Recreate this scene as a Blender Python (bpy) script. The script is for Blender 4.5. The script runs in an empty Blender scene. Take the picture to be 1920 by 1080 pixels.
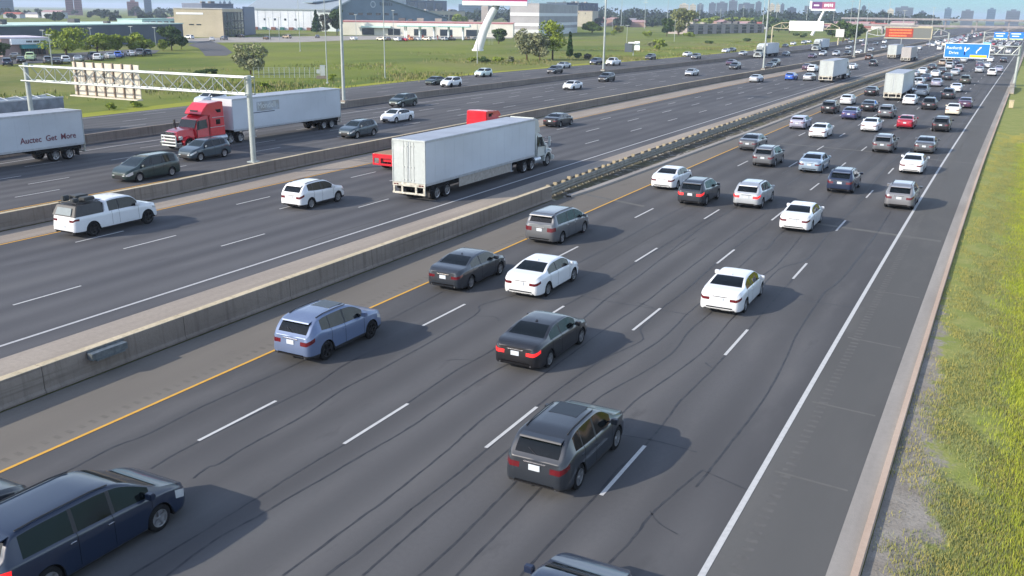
import bpy, bmesh, math, random
import numpy as np
from mathutils import Vector, Matrix
R = math.radians
random.seed(7); rng = np.random.default_rng(7)
sc = bpy.context.scene
col = bpy.data.collections.new("place"); sc.collection.children.link(col)

# ---------------------------------------------------------------- camera
PITCH, ROLL, YAW, HCAM = 0.28606, 0.01397, 0.47352, 12.28
fw = Vector((-math.sin(YAW)*math.cos(PITCH), math.cos(YAW)*math.cos(PITCH), -math.sin(PITCH)))
r0 = Vector((math.cos(YAW), math.sin(YAW), 0)); u0 = r0.cross(fw)
rt = math.cos(ROLL)*r0+math.sin(ROLL)*u0; up = -math.sin(ROLL)*r0+math.cos(ROLL)*u0
cd = bpy.data.cameras.new("camera"); cam = bpy.data.objects.new("camera", cd); sc.collection.objects.link(cam)
cam.matrix_world = Matrix(((rt.x, up.x, -fw.x, 0), (rt.y, up.y, -fw.y, 0), (rt.z, up.z, -fw.z, HCAM), (0, 0, 0, 1)))
cd.sensor_width = 36; cd.lens = 1758.38/1920*36; cd.clip_start = .5; cd.clip_end = 20000
sc.camera = cam
# ---------------------------------------------------------------- sky, sun, exposure
SUN_EL, SHADOW_AZ = 25.5, 53.0      # shadow direction measured from +X towards +Y
wd = bpy.data.worlds.new("World"); sc.world = wd; wd.use_nodes = True
nt = wd.node_tree; bg = nt.nodes["Background"]
sky = nt.nodes.new("ShaderNodeTexSky"); sky.sky_type = 'NISHITA'; sky.sun_disc = False
sdir = Vector((-math.cos(R(SHADOW_AZ)), -math.sin(R(SHADOW_AZ)), 0))
sky.sun_elevation = R(SUN_EL); sky.sun_rotation = math.atan2(sdir.x, sdir.y)
sky.air_density = 1.0; sky.dust_density = .3; sky.ozone_density = 1.2
# painted haze: sky colour darkened and blued all round the horizon, warmed higher up
g_ = nt.nodes.new("ShaderNodeNewGeometry"); sx_ = nt.nodes.new("ShaderNodeSeparateXYZ"); nt.links.new(g_.outputs['Incoming'], sx_.inputs[0])
ab_ = nt.nodes.new("ShaderNodeMath"); ab_.operation = 'ABSOLUTE'; nt.links.new(sx_.outputs[2], ab_.inputs[0])
mr_ = nt.nodes.new("ShaderNodeMapRange"); mr_.inputs[1].default_value = .03; mr_.inputs[2].default_value = .22; mr_.interpolation_type = 'SMOOTHSTEP'; nt.links.new(ab_.outputs[0], mr_.inputs[0])
hz_ = nt.nodes.new("ShaderNodeMix"); hz_.data_type = 'RGBA'; hz_.inputs[6].default_value = (.13, .24, .38, 1); hz_.inputs[7].default_value = (1.32, 1.08, .96, 1); nt.links.new(mr_.outputs[0], hz_.inputs[0])
ml_ = nt.nodes.new("ShaderNodeMix"); ml_.data_type = 'RGBA'; ml_.blend_type = 'MULTIPLY'; ml_.inputs[0].default_value = 1
nt.links.new(sky.outputs[0], ml_.inputs[6]); nt.links.new(hz_.outputs[2], ml_.inputs[7]); nt.links.new(ml_.outputs[2], bg.inputs[0]); bg.inputs[1].default_value = .15
sl = bpy.data.lights.new("sun", 'SUN'); sl.energy = 2.5; sl.angle = R(.55); sl.color = (1, .91, .77)
so = bpy.data.objects.new("sun", sl); sc.collection.objects.link(so)
ld = Vector((-sdir.x*math.cos(R(SUN_EL)), -sdir.y*math.cos(R(SUN_EL)), -math.sin(R(SUN_EL))))
so.rotation_euler = ld.to_track_quat('-Z', 'Y').to_euler(); so.location = (-60, -60, 60)
sc.view_settings.view_transform = 'Standard'; sc.view_settings.look = 'None'
sc.view_settings.exposure = 1.38; sc.view_settings.gamma = 1; sc.view_settings.use_curve_mapping = False
sc.render.engine = 'CYCLES'

# ---------------------------------------------------------------- materials
MATS = {}
def mat(name, base, rough=.6, metal=0, noise=0, nscale=4, bump=0, coat=0, spec=.5, emit=0, c2=None, coord='Object', stretch=(1, 1, 1), detail=4):
    if name in MATS: return MATS[name]
    m = bpy.data.materials.new(name); m.use_nodes = True; MATS[name] = m
    n = m.node_tree; b = n.nodes["Principled BSDF"]; L = n.links.new
    if rough > .7: spec = .04
    b.inputs['Roughness'].default_value = rough; b.inputs['Metallic'].default_value = metal
    b.inputs['Specular IOR Level'].default_value = spec
    if coat: b.inputs['Coat Weight'].default_value = coat; b.inputs['Coat Roughness'].default_value = .05
    bc = (*base, 1)
    tc = n.nodes.new('ShaderNodeTexCoord'); mp = n.nodes.new('ShaderNodeMapping'); L(tc.outputs[coord], mp.inputs[0])
    mp.inputs['Scale'].default_value = stretch
    nz = n.nodes.new('ShaderNodeTexNoise'); nz.inputs['Scale'].default_value = nscale; nz.inputs['Detail'].default_value = detail
    L(mp.outputs[0], nz.inputs['Vector'])
    mx = n.nodes.new('ShaderNodeMix'); mx.data_type = 'RGBA'
    k = noise if noise else .06
    d2 = c2 if c2 else tuple(v*(1-k) for v in base)
    mx.inputs[6].default_value = (*d2, 1)
    mx.inputs[7].default_value = bc if c2 else (*[min(1, v*(1+k)) for v in base], 1)
    mr = n.nodes.new('ShaderNodeMapRange'); mr.inputs[1].default_value = .3; mr.inputs[2].default_value = .7
    L(nz.outputs[0], mr.inputs[0]); L(mr.outputs[0], mx.inputs[0]); L(mx.outputs[2], b.inputs['Base Color'])
    if bump:
        bp = n.nodes.new('ShaderNodeBump'); bp.inputs['Strength'].default_value = bump; bp.inputs['Distance'].default_value = .05
        n2 = n.nodes.new('ShaderNodeTexNoise'); n2.inputs['Scale'].default_value = nscale*6; n2.inputs['Detail'].default_value = 3
        L(mp.outputs[0], n2.inputs['Vector']); L(n2.outputs[0], bp.inputs['Height']); L(bp.outputs[0], b.inputs['Normal'])
    if emit:
        b.inputs['Emission Color'].default_value = bc; b.inputs['Emission Strength'].default_value = emit
    return m

class NT:
    """tiny helper to chain shader nodes"""
    def __init__(s, name, rough=.9):
        s.m = bpy.data.materials.new(name); s.m.use_nodes = True; MATS[name] = s.m
        s.n = s.m.node_tree; s.b = s.n.nodes["Principled BSDF"]; s.b.inputs['Roughness'].default_value = rough; s.b.inputs['Specular IOR Level'].default_value = .08; s.L = s.n.links.new
    def add(s, t, **kw):
        x = s.n.nodes.new(t)
        for k, v in kw.items(): setattr(x, k, v)
        return x
    def uv(s, sx=1, sy=1, name='road', off=(0, 0, 0)):
        u = s.add('ShaderNodeUVMap', uv_map=name); m = s.add('ShaderNodeMapping'); m.inputs['Scale'].default_value = (sx, sy, 1); m.inputs['Location'].default_value = off
        s.L(u.outputs[0], m.inputs[0]); return m.outputs[0]
    def pos(s, sx=1, sy=1, sz=1):
        g = s.add('ShaderNodeNewGeometry'); m = s.add('ShaderNodeMapping'); m.inputs['Scale'].default_value = (sx, sy, sz)
        s.L(g.outputs['Position'], m.inputs[0]); return m.outputs[0]
    def noise(s, vec, scale=1, detail=4, lo=.35, hi=.65, rough=.5):
        x = s.add('ShaderNodeTexNoise'); x.inputs['Scale'].default_value = scale; x.inputs['Detail'].default_value = detail; x.inputs['Roughness'].default_value = rough
        s.L(vec, x.inputs['Vector']); r = s.add('ShaderNodeMapRange'); r.inputs[1].default_value = lo; r.inputs[2].default_value = hi
        s.L(x.outputs[0], r.inputs[0]); return r.outputs[0]
    def mix(s, f, a, b, mode='MIX', k=None):
        x = s.add('ShaderNodeMix', data_type='RGBA', blend_type=mode)
        if k is not None:
            mu = s.add('ShaderNodeMath', operation='MULTIPLY'); s.L(f, mu.inputs[0]); mu.inputs[1].default_value = k; f = mu.outputs[0]
        if isinstance(f, (int, float)): x.inputs[0].default_value = f
        else: s.L(f, x.inputs[0])
        for i, v in ((6, a), (7, b)):
            if isinstance(v, tuple): x.inputs[i].default_value = (*v, 1)
            else: s.L(v, x.inputs[i])
        return x.outputs[2]
    def math(s, op, a, b=0, c=None):
        x = s.add('ShaderNodeMath', operation=op)
        for i, v in ((0, a), (1, b)):
            if isinstance(v, (int, float)): x.inputs[i].default_value = v
            else: s.L(v, x.inputs[i])
        if c is not None: x.inputs[2].default_value = c
        return x.outputs[0]
    def out(s, c, bump=None, st=.3, dist=.02):
        s.L(c, s.b.inputs['Base Color'])
        if bump is not None:
            b = s.add('ShaderNodeBump'); b.inputs['Strength'].default_value = st; b.inputs['Distance'].default_value = dist
            s.L(bump, b.inputs['Height']); s.L(b.outputs[0], s.b.inputs['Normal'])
        return s.m

def asphalt(name, a, b, lane0, lanew, track=.14, seed=0):
    t = NT(name, .88)
    v = t.uv(1, 1, off=(seed, seed*3, 0)); 
    base = t.mix(t.noise(t.uv(.35, .03, off=(seed, 0, 0)), 1, 5), a, b)
    base = t.mix(t.noise(v, 7, 6, .3, .7, .7), base, tuple(x*1.12 for x in b), k=.45)
    # big mottled patches
    base = t.mix(t.noise(t.uv(.12, .045, off=(4+seed, 2, 0)), 1, 3, .45, .62), base, tuple(x*.80 for x in a), k=.7)
    base = t.mix(t.noise(t.uv(.6, .16, off=(9, seed, 0)), 1, 5, .5, .68, .6), base, (b[0]*1.14, b[1]*1.12, b[2]*1.1), k=.5)
    base = t.mix(t.noise(t.uv(.8, .25, off=(19, seed, 0)), 1, 6, .62, .74, .6), base, tuple(x*.7 for x in a), k=.6)
    # wheel tracks : cosine across every lane
    u = t.add('ShaderNodeUVMap', uv_map='road'); sp = t.add('ShaderNodeSeparateXYZ'); t.L(u.outputs[0], sp.inputs[0])
    ph = t.math('MULTIPLY', t.math('ADD', sp.outputs[0], -lane0), 4*math.pi/lanew)
    co = t.math('COSINE', ph)
    tr = t.math('MULTIPLY_ADD', co, .5, .5)
    base = t.mix(t.math('MULTIPLY', tr, t.noise(t.uv(.3, .02), 1, 4, .2, .6)), base, tuple(x*(1-track*2.2) for x in a), k=.75)
    fine = t.noise(v, 60, 3, .3, .7)
    return t.out(base, fine, .25, .004)
# coordinates used: the road run is described by d (metres right of the camera) and s (metres ahead)
KC = 1.5e-4
def Cv(s): return KC*s*s/2 if s < 110 else KC*110*55+KC*110*(s-110)
def al(s): return 0 if s < 170 else min(.08, .08*(s-170)/180)
def P(d, s, z=0): return (d*(1-al(s))+Cv(s), s, z)
def head(s, d=-20): 
    a = P(d, s-2); b = P(d, s+2); return math.atan2(-(b[0]-a[0]), b[1]-a[1])
def e3(s): return float(np.interp(s, [45, 60, 110], [0, -1, -2]))

# ---------------------------------------------------------------- object helpers
def tag(o, label=None, cat=None, group=None, kind=None):
    if label: o['label'] = label
    if cat: o['category'] = cat
    if group: o['group'] = group
    if kind: o['kind'] = kind
    return o
def empty(name, loc, rz=0):
    o = bpy.data.objects.new(name, None); o.empty_display_size = .5; col.objects.link(o); o.location = loc; o.rotation_euler = (0, 0, rz); return o
def mkobj(name, me, m=None, parent=None):
    o = bpy.data.objects.new(name, me); col.objects.link(o); o.parent = parent
    if m is not None:
        if isinstance(m, (list, tuple)):
            for x in m: me.materials.append(x)
        elif not me.materials: me.materials.append(m)
    return o
class MB:
    def __init__(s): s.v = []; s.f = []; s.mi = []; s.cur = 0
    def add(s, vs, fs):
        o = len(s.v); s.v += [tuple(p) for p in vs]; s.f += [tuple(i+o for i in f) for f in fs]; s.mi += [s.cur]*len(fs); return s
    def box(s, x0, x1, y0, y1, z0, z1):
        return s.add([(x0, y0, z0), (x1, y0, z0), (x1, y1, z0), (x0, y1, z0), (x0, y0, z1), (x1, y0, z1), (x1, y1, z1), (x0, y1, z1)],
              [(0, 3, 2, 1), (4, 5, 6, 7), (0, 1, 5, 4), (1, 2, 6, 5), (2, 3, 7, 6), (3, 0, 4, 7)])
    def prism(s, prof, w):
        """side profile [(y,z)], half width w (number or list)"""
        n = len(prof); ws = w if isinstance(w, (list, tuple)) else [w]*n
        vs = [(-ws[i], *prof[i]) for i in range(n)]+[(ws[i], *prof[i]) for i in range(n)]
        fs = [tuple(range(n))[::-1], tuple(range(n, 2*n))]+[(i, (i+1) % n, (i+1) % n+n, i+n) for i in range(n)]
        return s.add(vs, fs)
    def tube(s, a, b, r, r2=None, n=8, cap=True):
        a = Vector(a); b = Vector(b); r2 = r if r2 is None else r2; d = (b-a).normalized()
        x = d.orthogonal().normalized(); y = d.cross(x)
        vs = []
        for p, q in ((a, r), (b, r2)):
            for i in range(n):
                t = 2*math.pi*i/n; vs.append(p+(x*math.cos(t)+y*math.sin(t))*q)
        fs = [(i, (i+1) % n, (i+1) % n+n, i+n) for i in range(n)]
        if cap: fs += [tuple(range(n))[::-1], tuple(range(n, 2*n))]
        return s.add(vs, fs)
    def lathe(s, prof, axis='x', n=20, c=(0, 0, 0)):
        """prof [(along, radius)] closed end to end is up to the caller"""
        vs = []; m = len(prof)
        for a, r in prof:
            for i in range(n):
                t = 2*math.pi*i/n
                p = (a, r*math.cos(t), r*math.sin(t)) if axis == 'x' else (r*math.cos(t), r*math.sin(t), a)
                vs.append((p[0]+c[0], p[1]+c[1], p[2]+c[2]))
        fs = [(k*n+i, k*n+(i+1) % n, (k+1)*n+(i+1) % n, (k+1)*n+i) for k in range(m-1) for i in range(n)]
        return s.add(vs, fs)
    def quad(s, a, b, c, d): return s.add([a, b, c, d], [(0, 1, 2, 3)])
    def mesh(s, name, smooth=False, bevel=0, mats=None, recalc=True):
        me = bpy.data.meshes.new(name); me.from_pydata(s.v, [], s.f)
        if mats:
            for m in mats: me.materials.append(m)
            me.polygons.foreach_set('material_index', s.mi)
        if recalc or bevel:
            bm = bmesh.new(); bm.from_mesh(me)
            if bevel:
                bmesh.ops.bevel(bm, geom=[e for e in bm.edges if len(e.link_faces) == 2 and e.calc_face_angle(0) > .5], offset=bevel, segments=2, affect='EDGES', clamp_overlap=True)
            if recalc: bmesh.ops.recalc_face_normals(bm, faces=bm.faces)
            bm.to_mesh(me); bm.free()
        me.update()
        if smooth:
            me.shade_smooth(); me.set_sharp_from_angle(angle=R(smooth if smooth > 1 else 35))
        return me
    def build(s, name, m, parent=None, smooth=False, bevel=0, recalc=True):
        ms = m if isinstance(m, (list, tuple)) else [m]
        return mkobj(name, s.mesh(name, smooth, bevel, ms, recalc), None, parent)
def sstep(s0, s1):
    r = []; s = s0
    while s < s1:
        r.append(s); s += 2.5 if s < 130 else 8 if s < 400 else 30
    return r+[s1]
def strip(name, d0, d1, m, s0=-40, s1=2400, z=0, f=None, kind='structure', dz=None, parent=None, n=1):
    """ribbon of road between offsets d0..d1 (numbers or functions of s) carrying road-space uv"""
    f0 = d0 if callable(d0) else (lambda s: d0); f1 = d1 if callable(d1) else (lambda s: d1)
    vs, uv, fs = [], [], []
    ss = sstep(s0, s1)
    for s in ss:
        for j in range(n+1):
            d = f0(s)+(f1(s)-f0(s))*j/n
            vs.append(P(d, s, z)); uv.append((d, s))
    for i in range(len(ss)-1):
        for j in range(n):
            a = i*(n+1)+j; fs.append((a, a+1, a+n+2, a+n+1))
    me = bpy.data.meshes.new(name); me.from_pydata(vs, [], fs); me.materials.append(m)
    ul = me.uv_layers.new(name='road')
    for lp in me.loops: ul.data[lp.index].uv = uv[lp.vertex_index]
    o = mkobj(name, me, None, parent)
    if kind: tag(o, kind=kind)
    return o
def copy_tree(o, parent=None):
    c = o.copy(); col.objects.link(c); c.parent = parent
    for ch in o.children: copy_tree(ch, c)
    return c
HAZE = 1.6e-4
VEH = [('1', 'suv', 'char', -9.58, 20.09), ('1', 'sedan', 'black', -14.09, 27.78), ('1', 'suv', 'steel', -21.52, 24.58), ('1', 'sedan', 'white', -17.92, 35.76), ('1', 'sedan', 'char', -21.47, 34.98), ('1', 'van', 'grey', -21.61, 45.32), ('1', 'sedan', 'white', -9.5, 37.8), ('1', 'sedan', 'white', -21.18, 64.88), ('1', 'suv', 'char', -17.64, 60.11), ('1', 'suv', 'silver', -14.16, 61.18), ('1', 'sedan', 'white', -9.95, 55.61), ('1', 'suv', 'greysil', -5.25, 66.15), ('1', 'suv', 'navy', -9.66, 70.21), ('1', 'sedan', 'white', -5.97, 82.45), ('1', 'sedan', 'bluesil', -13.29, 78.5), ('1', 'suv', 'grey', -17.32, 79.54), ('1', 'sedan', 'grey', -20.83, 88.64), ('1', 'suv', 'grey', -9.55, 94.22), ('1', 'sedan', 'grey', -6.04, 96.06), ('1', 'sedan', 'white', -16.82, 102.03), ('1', 'hatch', 'lav', -20.31, 109.24), ('1', 'sedan', 'white', -12.88, 111.24), ('1', 'sedan', 'red', -9.72, 116.96), ('1', 'suv', 'black', -5.89, 115.9), ('1', 'suv', 'black', -20.35, 129.69), ('1', 'hatch', 'whitegrey', -20.25, 144.27), ('1', 'sedan', 'indigo', -16.84, 123.58), ('1', 'sedan', 'black', -16.25, 135.94), ('1', 'suv', 'grey', -13.07, 127.66), ('1', 'sedan', 'black', -19.45, 163.85), ('1', 'sedan', 'white', -12.3, 149.96), ('1', 'suv', 'black', -9.17, 143.58), ('1', 'sedan', 'cream', -5.79, 137.37), ('1', 'sedan', 'plum', -4.85, 149.41), ('1', 'sedan', 'white', -7.68, 181.92), ('1', 'sedan', 'lav', -11.65, 194.04), ('1', 'sedan', 'navy', -14.67, 209.38), ('1', 'sedan', 'white', -14.07, 226.39), ('1', 'sedan', 'black', -13.56, 238.45), ('1', 'sedan', 'char', -11.13, 216.11), ('1', 'sedan', 'silver', -10.67, 236.04), ('1', 'suv', 'mauve', -10.66, 253.76), ('1', 'suv', 'olive', -7.3, 205.94), ('1', 'suv', 'char', -7.97, 165.03), ('1', 'pickup', 'silver', -12.17, 166.75), ('1', 'suv', 'white', -3.24, 239.79), ('1', 'sedan', 'silver', -6.21, 252.17), ('1', 'sedan', 'plum', -6.88, 277.52), ('1', 'sedan', 'white', -5.3, 278.9), ('1', 'sedan', 'lav', -2.13, 258.26), ('1', 'sedan', 'grey', -7.49, 297.32), ('1', 'sedan', 'white', -5.3, 318.66), ('1', 'sedan', 'black', -1.75, 317.84), ('1', 'suv', 'silver', -13.44, 265.66), ('1', 'suv', 'tan', -16.1, 282.59), ('1', 'sedan', 'navy', -13.32, 292.1), ('1', 'sedan', 'silver', -12.03, 308.42), ('1', 'sedan', 'white', -17.35, 235.31), ('1', 'sedan', 'black', -16.89, 256.82), ('1', 'sedan', 'silver', -18.07, 223.12), ('1', 'suv', 'silver', -14.59, 191.78), ('1', 'suv', 'white', -6.64, 413.24), ('1', 'suv', 'white', -11.04, 326.12), ('1', 'sedan', 'grey', -11.88, 364.78), ('1', 'van', 'white', -11.22, 395.19), ('1', 'sedan', 'black', -7.76, 358.08), ('1', 'sedan', 'silver', -14.43, 341.5), ('1', 'sedan', 'red', -13.85, 368.41), ('1', 'suv', 'grey', -4.16, 372.4), ('1', 'sedan', 'white', -1.11, 405.56), ('1', 'suv', 'char', -10.67, 438.4), ('1', 'sedan', 'silver', -8.53, 465.66), ('1', 'suv', 'white', -4.24, 453.4), ('1', 'T', 'white', -15.25, 156.31), ('1', 'Tbox', 'white', -15.97, 312.94), ('2', 'pickup', 'white', -45.69, 34.22), ('2', 'suv', 'white', -39.35, 45.75), ('2', 'sedan', 'black', -44.5, 95.4), ('2', 'sedan', 'silver', -42.94, 183.31), ('2', 'hatch', 'blue', -38.48, 194.28), ('2', 'suv', 'white', -40.1, 226.28), ('2', 'sedan', 'plum', -42.85, 234.6), ('2', 'sedan', 'silver', -35.11, 195.05), ('2', 'sedan', 'white', -34.06, 244.95), ('2', 'suv', 'char', -31.71, 265.4), ('2', 'suv', 'brown', -37.89, 305.26), ('2', 'van', 'white', -25.81, 422.06), ('2', 'sedan', 'silver', -32.79, 366.92), ('2', 'sedan', 'white', -33.48, 421.54), ('2', 'T', 'white', -31.23, 192.55), ('2', 'T', 'white', -32.79, 319.13), ('2', 'T', 'lgrey', -26.86, 298.79), ('2', 'trail', 'white', -34.09, 52.28), ('2', 'flat', 'red', -42.88, 61.51), ('3', 'van', 'green', -56.22, 46.88), ('3', 'suv', 'slate', -59.67, 56.5), ('3', 'suv', 'slate', -57.47, 75.25), ('3', 'sedan', 'white', -61.88, 88.67), ('3', 'suv', 'dgreen', -71.31, 104.09), ('3', 'sedan', 'white', -64.49, 144.58), ('3', 'suv', 'black', -66.98, 166.1), ('3', 'sedan', 'silver', -59.02, 194.04), ('3', 'suv', 'char', -57.73, 224.6), ('3', 'sedan', 'plum', -63.65, 243.6), ('3', 'sedan', 'char', -51.27, 232.98), ('3', 'suv', 'dgreen', -53.7, 249.19), ('3', 'sedan', 'grey', -64.21, 313.09), ('3', 'sedan', 'plum', -54.16, 303.31), ('3', 'suv', 'silver', -50.79, 326.35), ('3', 'sedan', 'char', -49.16, 338.78), ('3', 'sedan', 'white', -47.26, 352.2), ('3', 'suv', 'silver', -54.37, 322.81), ('3', 'sedan', 'silver', -57.06, 395.85), ('3', 'van', 'mauve', -57.83, 446.44), ('3', 'sedan', 'silver', -46.55, 378.31), ('3', 'sedan', 'silver', -46.35, 415.43), ('3', 'suv', 'white', -55.84, 502.2), ('3', 'sedan', 'grey', -55.92, 468.69), ('3', 'redtruck', 'red', -64.47, 60.09), ('3', 'Tsemi', 'white', -64.33, 366.33), ('4', 'suv', 'whitegrey', -93.12, 91.22), ('4', 'sedan', 'dgreen', -88.22, 139.54), ('4', 'suv', 'white', -83.62, 137.09), ('4', 'suv', 'ice', -91.8, 163.07), ('4', 'suv', 'char', -84.87, 181.56), ('4', 'sedan', 'silver', -91.63, 200.86), ('4', 'suv', 'navy', -92.04, 221.47), ('4', 'pickup', 'white', -86.93, 219.67), ('4', 'suv', 'char', -89.86, 256.24), ('4', 'sedan', 'white', -87.99, 284.7), ('4', 'suv', 'grey', -80.62, 269.15), ('4', 'sedan', 'white', -86.58, 323.83), ('4', 'sedan', 'char', -87.42, 335.35), ('4', 'sedan', 'silver', -76.33, 306.26), ('4', 'sedan', 'silver', -79.07, 364.57), ('4', 'sedan', 'char', -82.38, 400.14), ('4', 'sedan', 'white', -85.84, 433.22), ('4', 'suv', 'silver', -85.36, 454.71), ('4', 'sedan', 'white', -86.87, 475.67), ('4', 'suv', 'tan', -78.7, 538.85), ('4', 'sedan', 'silver', -70.58, 495.97), ('4', 'sedan', 'white', -69.3, 523.14), ('4', 'Tsemi', 'white', -67.52, 290.47)]
CRACKS = [[[-21.37, 14.04], [-21.44, 15.23], [-21.55, 16.76], [-21.37, 18.0], [-21.47, 20.22], [-21.38, 22.6], [-21.31, 24.81], [-21.29, 27.24], [-21.3, 29.98], [-21.51, 35.04]], [[-19.57, 16.37], [-19.67, 17.79], [-19.61, 20.64], [-19.52, 21.8], [-19.49, 23.39], [-19.78, 25.73], [-19.62, 28.4], [-19.51, 30.52]], [[-18.13, 16.52], [-18.26, 17.2], [-18.14, 17.49], [-18.22, 18.91], [-18.19, 21.24], [-18.41, 23.45], [-18.37, 26.46], [-18.41, 30.38], [-18.58, 33.07], [-19.0, 34.14], [-18.48, 35.82], [-18.18, 37.66], [-18.18, 43.28], [-18.06, 47.07], [-18.04, 55.11], [-17.89, 60.71]], [[-15.93, 12.48], [-15.9, 14.55], [-15.88, 16.5], [-15.9, 17.82], [-15.87, 19.12], [-15.82, 19.84], [-15.8, 21.61], [-15.89, 23.83], [-15.98, 26.89], [-15.86, 29.35], [-15.91, 33.52], [-15.7, 37.51], [-15.62, 41.25], [-15.62, 45.02], [-15.54, 51.07], [-15.45, 58.54]], [[-15.23, 12.86], [-15.36, 14.44], [-15.23, 15.78], [-15.15, 17.0], [-15.03, 18.41], [-14.94, 20.01], [-14.8, 21.73], [-14.79, 23.13], [-14.82, 25.83], [-14.71, 27.96], [-14.22, 31.45], [-14.55, 37.24], [-14.58, 38.74], [-14.63, 43.06], [-15.08, 53.75], [-14.87, 60.26], [-14.78, 68.09]], [[-12.94, 14.11], [-12.92, 16.55], [-12.88, 18.24], [-12.92, 19.57], [-12.97, 21.42], [-13.07, 22.69], [-13.14, 24.0], [-13.1, 25.68], [-13.1, 27.92], [-13.07, 30.4], [-13.05, 33.81], [-12.87, 38.48], [-12.91, 41.21], [-12.9, 44.54], [-12.89, 51.58], [-12.69, 60.59]], [[-12.1, 14.57], [-12.03, 15.99], [-12.03, 17.83], [-12.04, 18.07], [-11.99, 19.46], [-11.98, 21.26], [-12.03, 23.26], [-12.08, 25.21], [-11.99, 28.43], [-11.78, 30.67], [-11.28, 33.04], [-11.43, 33.75], [-11.79, 34.45], [-11.86, 35.27], [-11.95, 37.73], [-11.87, 40.79], [-11.96, 45.08], [-12.0, 51.66], [-11.87, 57.72]], [[-11.36, 14.97], [-11.4, 16.41], [-11.41, 18.17], [-11.4, 19.88], [-11.43, 21.68], [-11.43, 23.51], [-11.45, 25.56], [-11.38, 27.49], [-10.94, 30.95], [-10.64, 34.05], [-10.73, 37.14], [-10.71, 38.62], [-10.68, 41.48], [-10.75, 49.57], [-10.39, 51.16], [-10.54, 55.29], [-10.07, 64.18], [-10.12, 70.94]], [[-10.25, 15.57], [-10.22, 17.05], [-10.27, 18.58], [-10.34, 20.19], [-10.43, 22.19], [-10.62, 24.48], [-10.62, 26.02], [-10.5, 27.71], [-10.1, 29.78], [-9.79, 32.44], [-9.97, 35.18], [-9.9, 38.03], [-9.81, 41.98], [-9.2, 46.69], [-9.23, 51.14], [-9.38, 55.18]], [[-9.51, 15.97], [-9.53, 17.48], [-9.54, 18.62], [-9.59, 20.37], [-9.6, 22.57], [-9.58, 24.54], [-9.45, 26.1], [-9.41, 27.7], [-9.11, 30.04], [-8.81, 33.13], [-8.86, 36.34], [-8.88, 37.94], [-8.85, 41.07], [-8.89, 46.86], [-8.0, 49.86], [-8.1, 57.07], [-7.88, 65.09], [-7.84, 70.4]], [[-8.23, 16.67], [-8.22, 18.2], [-8.18, 19.08], [-8.14, 20.74], [-8.15, 22.63], [-8.0, 24.48], [-8.06, 26.96], [-8.11, 28.26], [-7.98, 31.27], [-7.96, 32.5], [-7.92, 36.49], [-7.93, 40.21], [-7.9, 44.95], [-7.91, 48.9]], [[-6.69, 17.51], [-6.57, 18.83], [-6.52, 19.65], [-6.53, 20.54], [-6.39, 21.7], [-6.15, 23.22], [-6.07, 23.7]], [[-5.94, 22.67], [-5.89, 23.47], [-5.87, 24.29], [-5.8, 26.29], [-5.73, 28.16], [-5.72, 30.38], [-5.84, 33.51], [-6.07, 37.16], [-6.12, 41.52], [-6.13, 43.9], [-5.91, 45.25], [-5.74, 48.23], [-5.6, 55.13], [-5.58, 61.12], [-5.58, 65.45]], [[-9.34, 24.67], [-7.96, 24.88], [-6.52, 24.74]], [[-15.73, 37.59], [-14.51, 37.45], [-12.94, 37.43], [-10.64, 37.36]], [[-7.25, 41.98], [-6.08, 42.0], [-4.55, 41.96]], [[-12.3, 37.53], [-13.18, 37.93]], [[-8.03, 31.66], [-8.4, 32.07]]]
POLY = {'parking_lot': [[-192.26, 115.8], [-192.76, 133.33], [-191.92, 145.76], [-196.89, 164.5], [-210.88, 192.37], [-225.69, 208.01], [-236.63, 207.79], [-226.98, 175.99], [-222.95, 154.51], [-221.9, 133.97]], 'service_road': [[-252.19, 244.84], [-273.38, 271.68], [-279.91, 283.84], [-237.48, 246.77], [-201.14, 212.26], [-188.47, 196.59], [-190.24, 190.56], [-206.89, 206.31], [-229.91, 227.59]], 'forecourt': [[-270.19, 256.76], [-256.41, 283.46], [-246.34, 296.2], [-249.87, 335.17], [-244.51, 367.86], [-222.24, 413.06], [-217.2, 420.16], [-247.59, 478.9], [-294.45, 386.4], [-306.52, 335.6], [-309.4, 303.09]], 'dealer_lot': [[-396.6, 915.17], [-368.69, 1113.26], [-420.57, 1366.25], [-554.38, 1800.05], [-602.35, 1389.4]]}
BLD = {'grey_warehouse': ([-253.18, 163.25], [-276.93, 267.13], None, 6.39, 35), 'restaurant': ([-222.53, 154.93], [-219.63, 165.81], None, 4.29, 14), 'tan_office_block': ([-325.6, 309.5], [-307.36, 319.76], [-337.48, 372.66], 11.87, 0), 'white_hangar_wall': ([-415.6, 455.4], [-377.59, 473.47], None, 12.2, 30), 'white_annex': ([-363.2, 455.6], [-354.24, 459.93], None, 10.75, 12), 'gable_hangar': ([-387.66, 485.59], [-356.85, 589.93], None, 19.91, 60), 'gas_station_shop': ([-306.1, 400.4], [-226.13, 438.59], None, 6.78, 20), 'striped_warehouse': ([-242.9, 467.3], [-227.51, 471.37], [-255.31, 586.86], 16.78, 0), 'beige_box_building': ([-372.6, 856.2], [-359.11, 860.68], [-387.47, 944.4], 14.16, 0), 'dark_office_block': ([-460.47, 1026.9], [-446.15, 1085.56], None, 23.56, 30), 'low_concrete_building': ([-190.41, 617.71], [-169.0, 742.62], None, 6.0, 14), 'beige_office': ([-475.3, 745.79], [-461.0, 795.08], None, 12.19, 20), 'dark_storage_hall': ([-722.47, 1090.3], [-716.75, 1185.02], None, 25.92, 30), 'teal_shed_row': ([-433.31, 388.46], [-446.18, 427.01], None, 5.65, 15), 'far_grey_hall': ([-519.74, 520.81], [-512.28, 544.69], None, 15.16, 30)}
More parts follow.
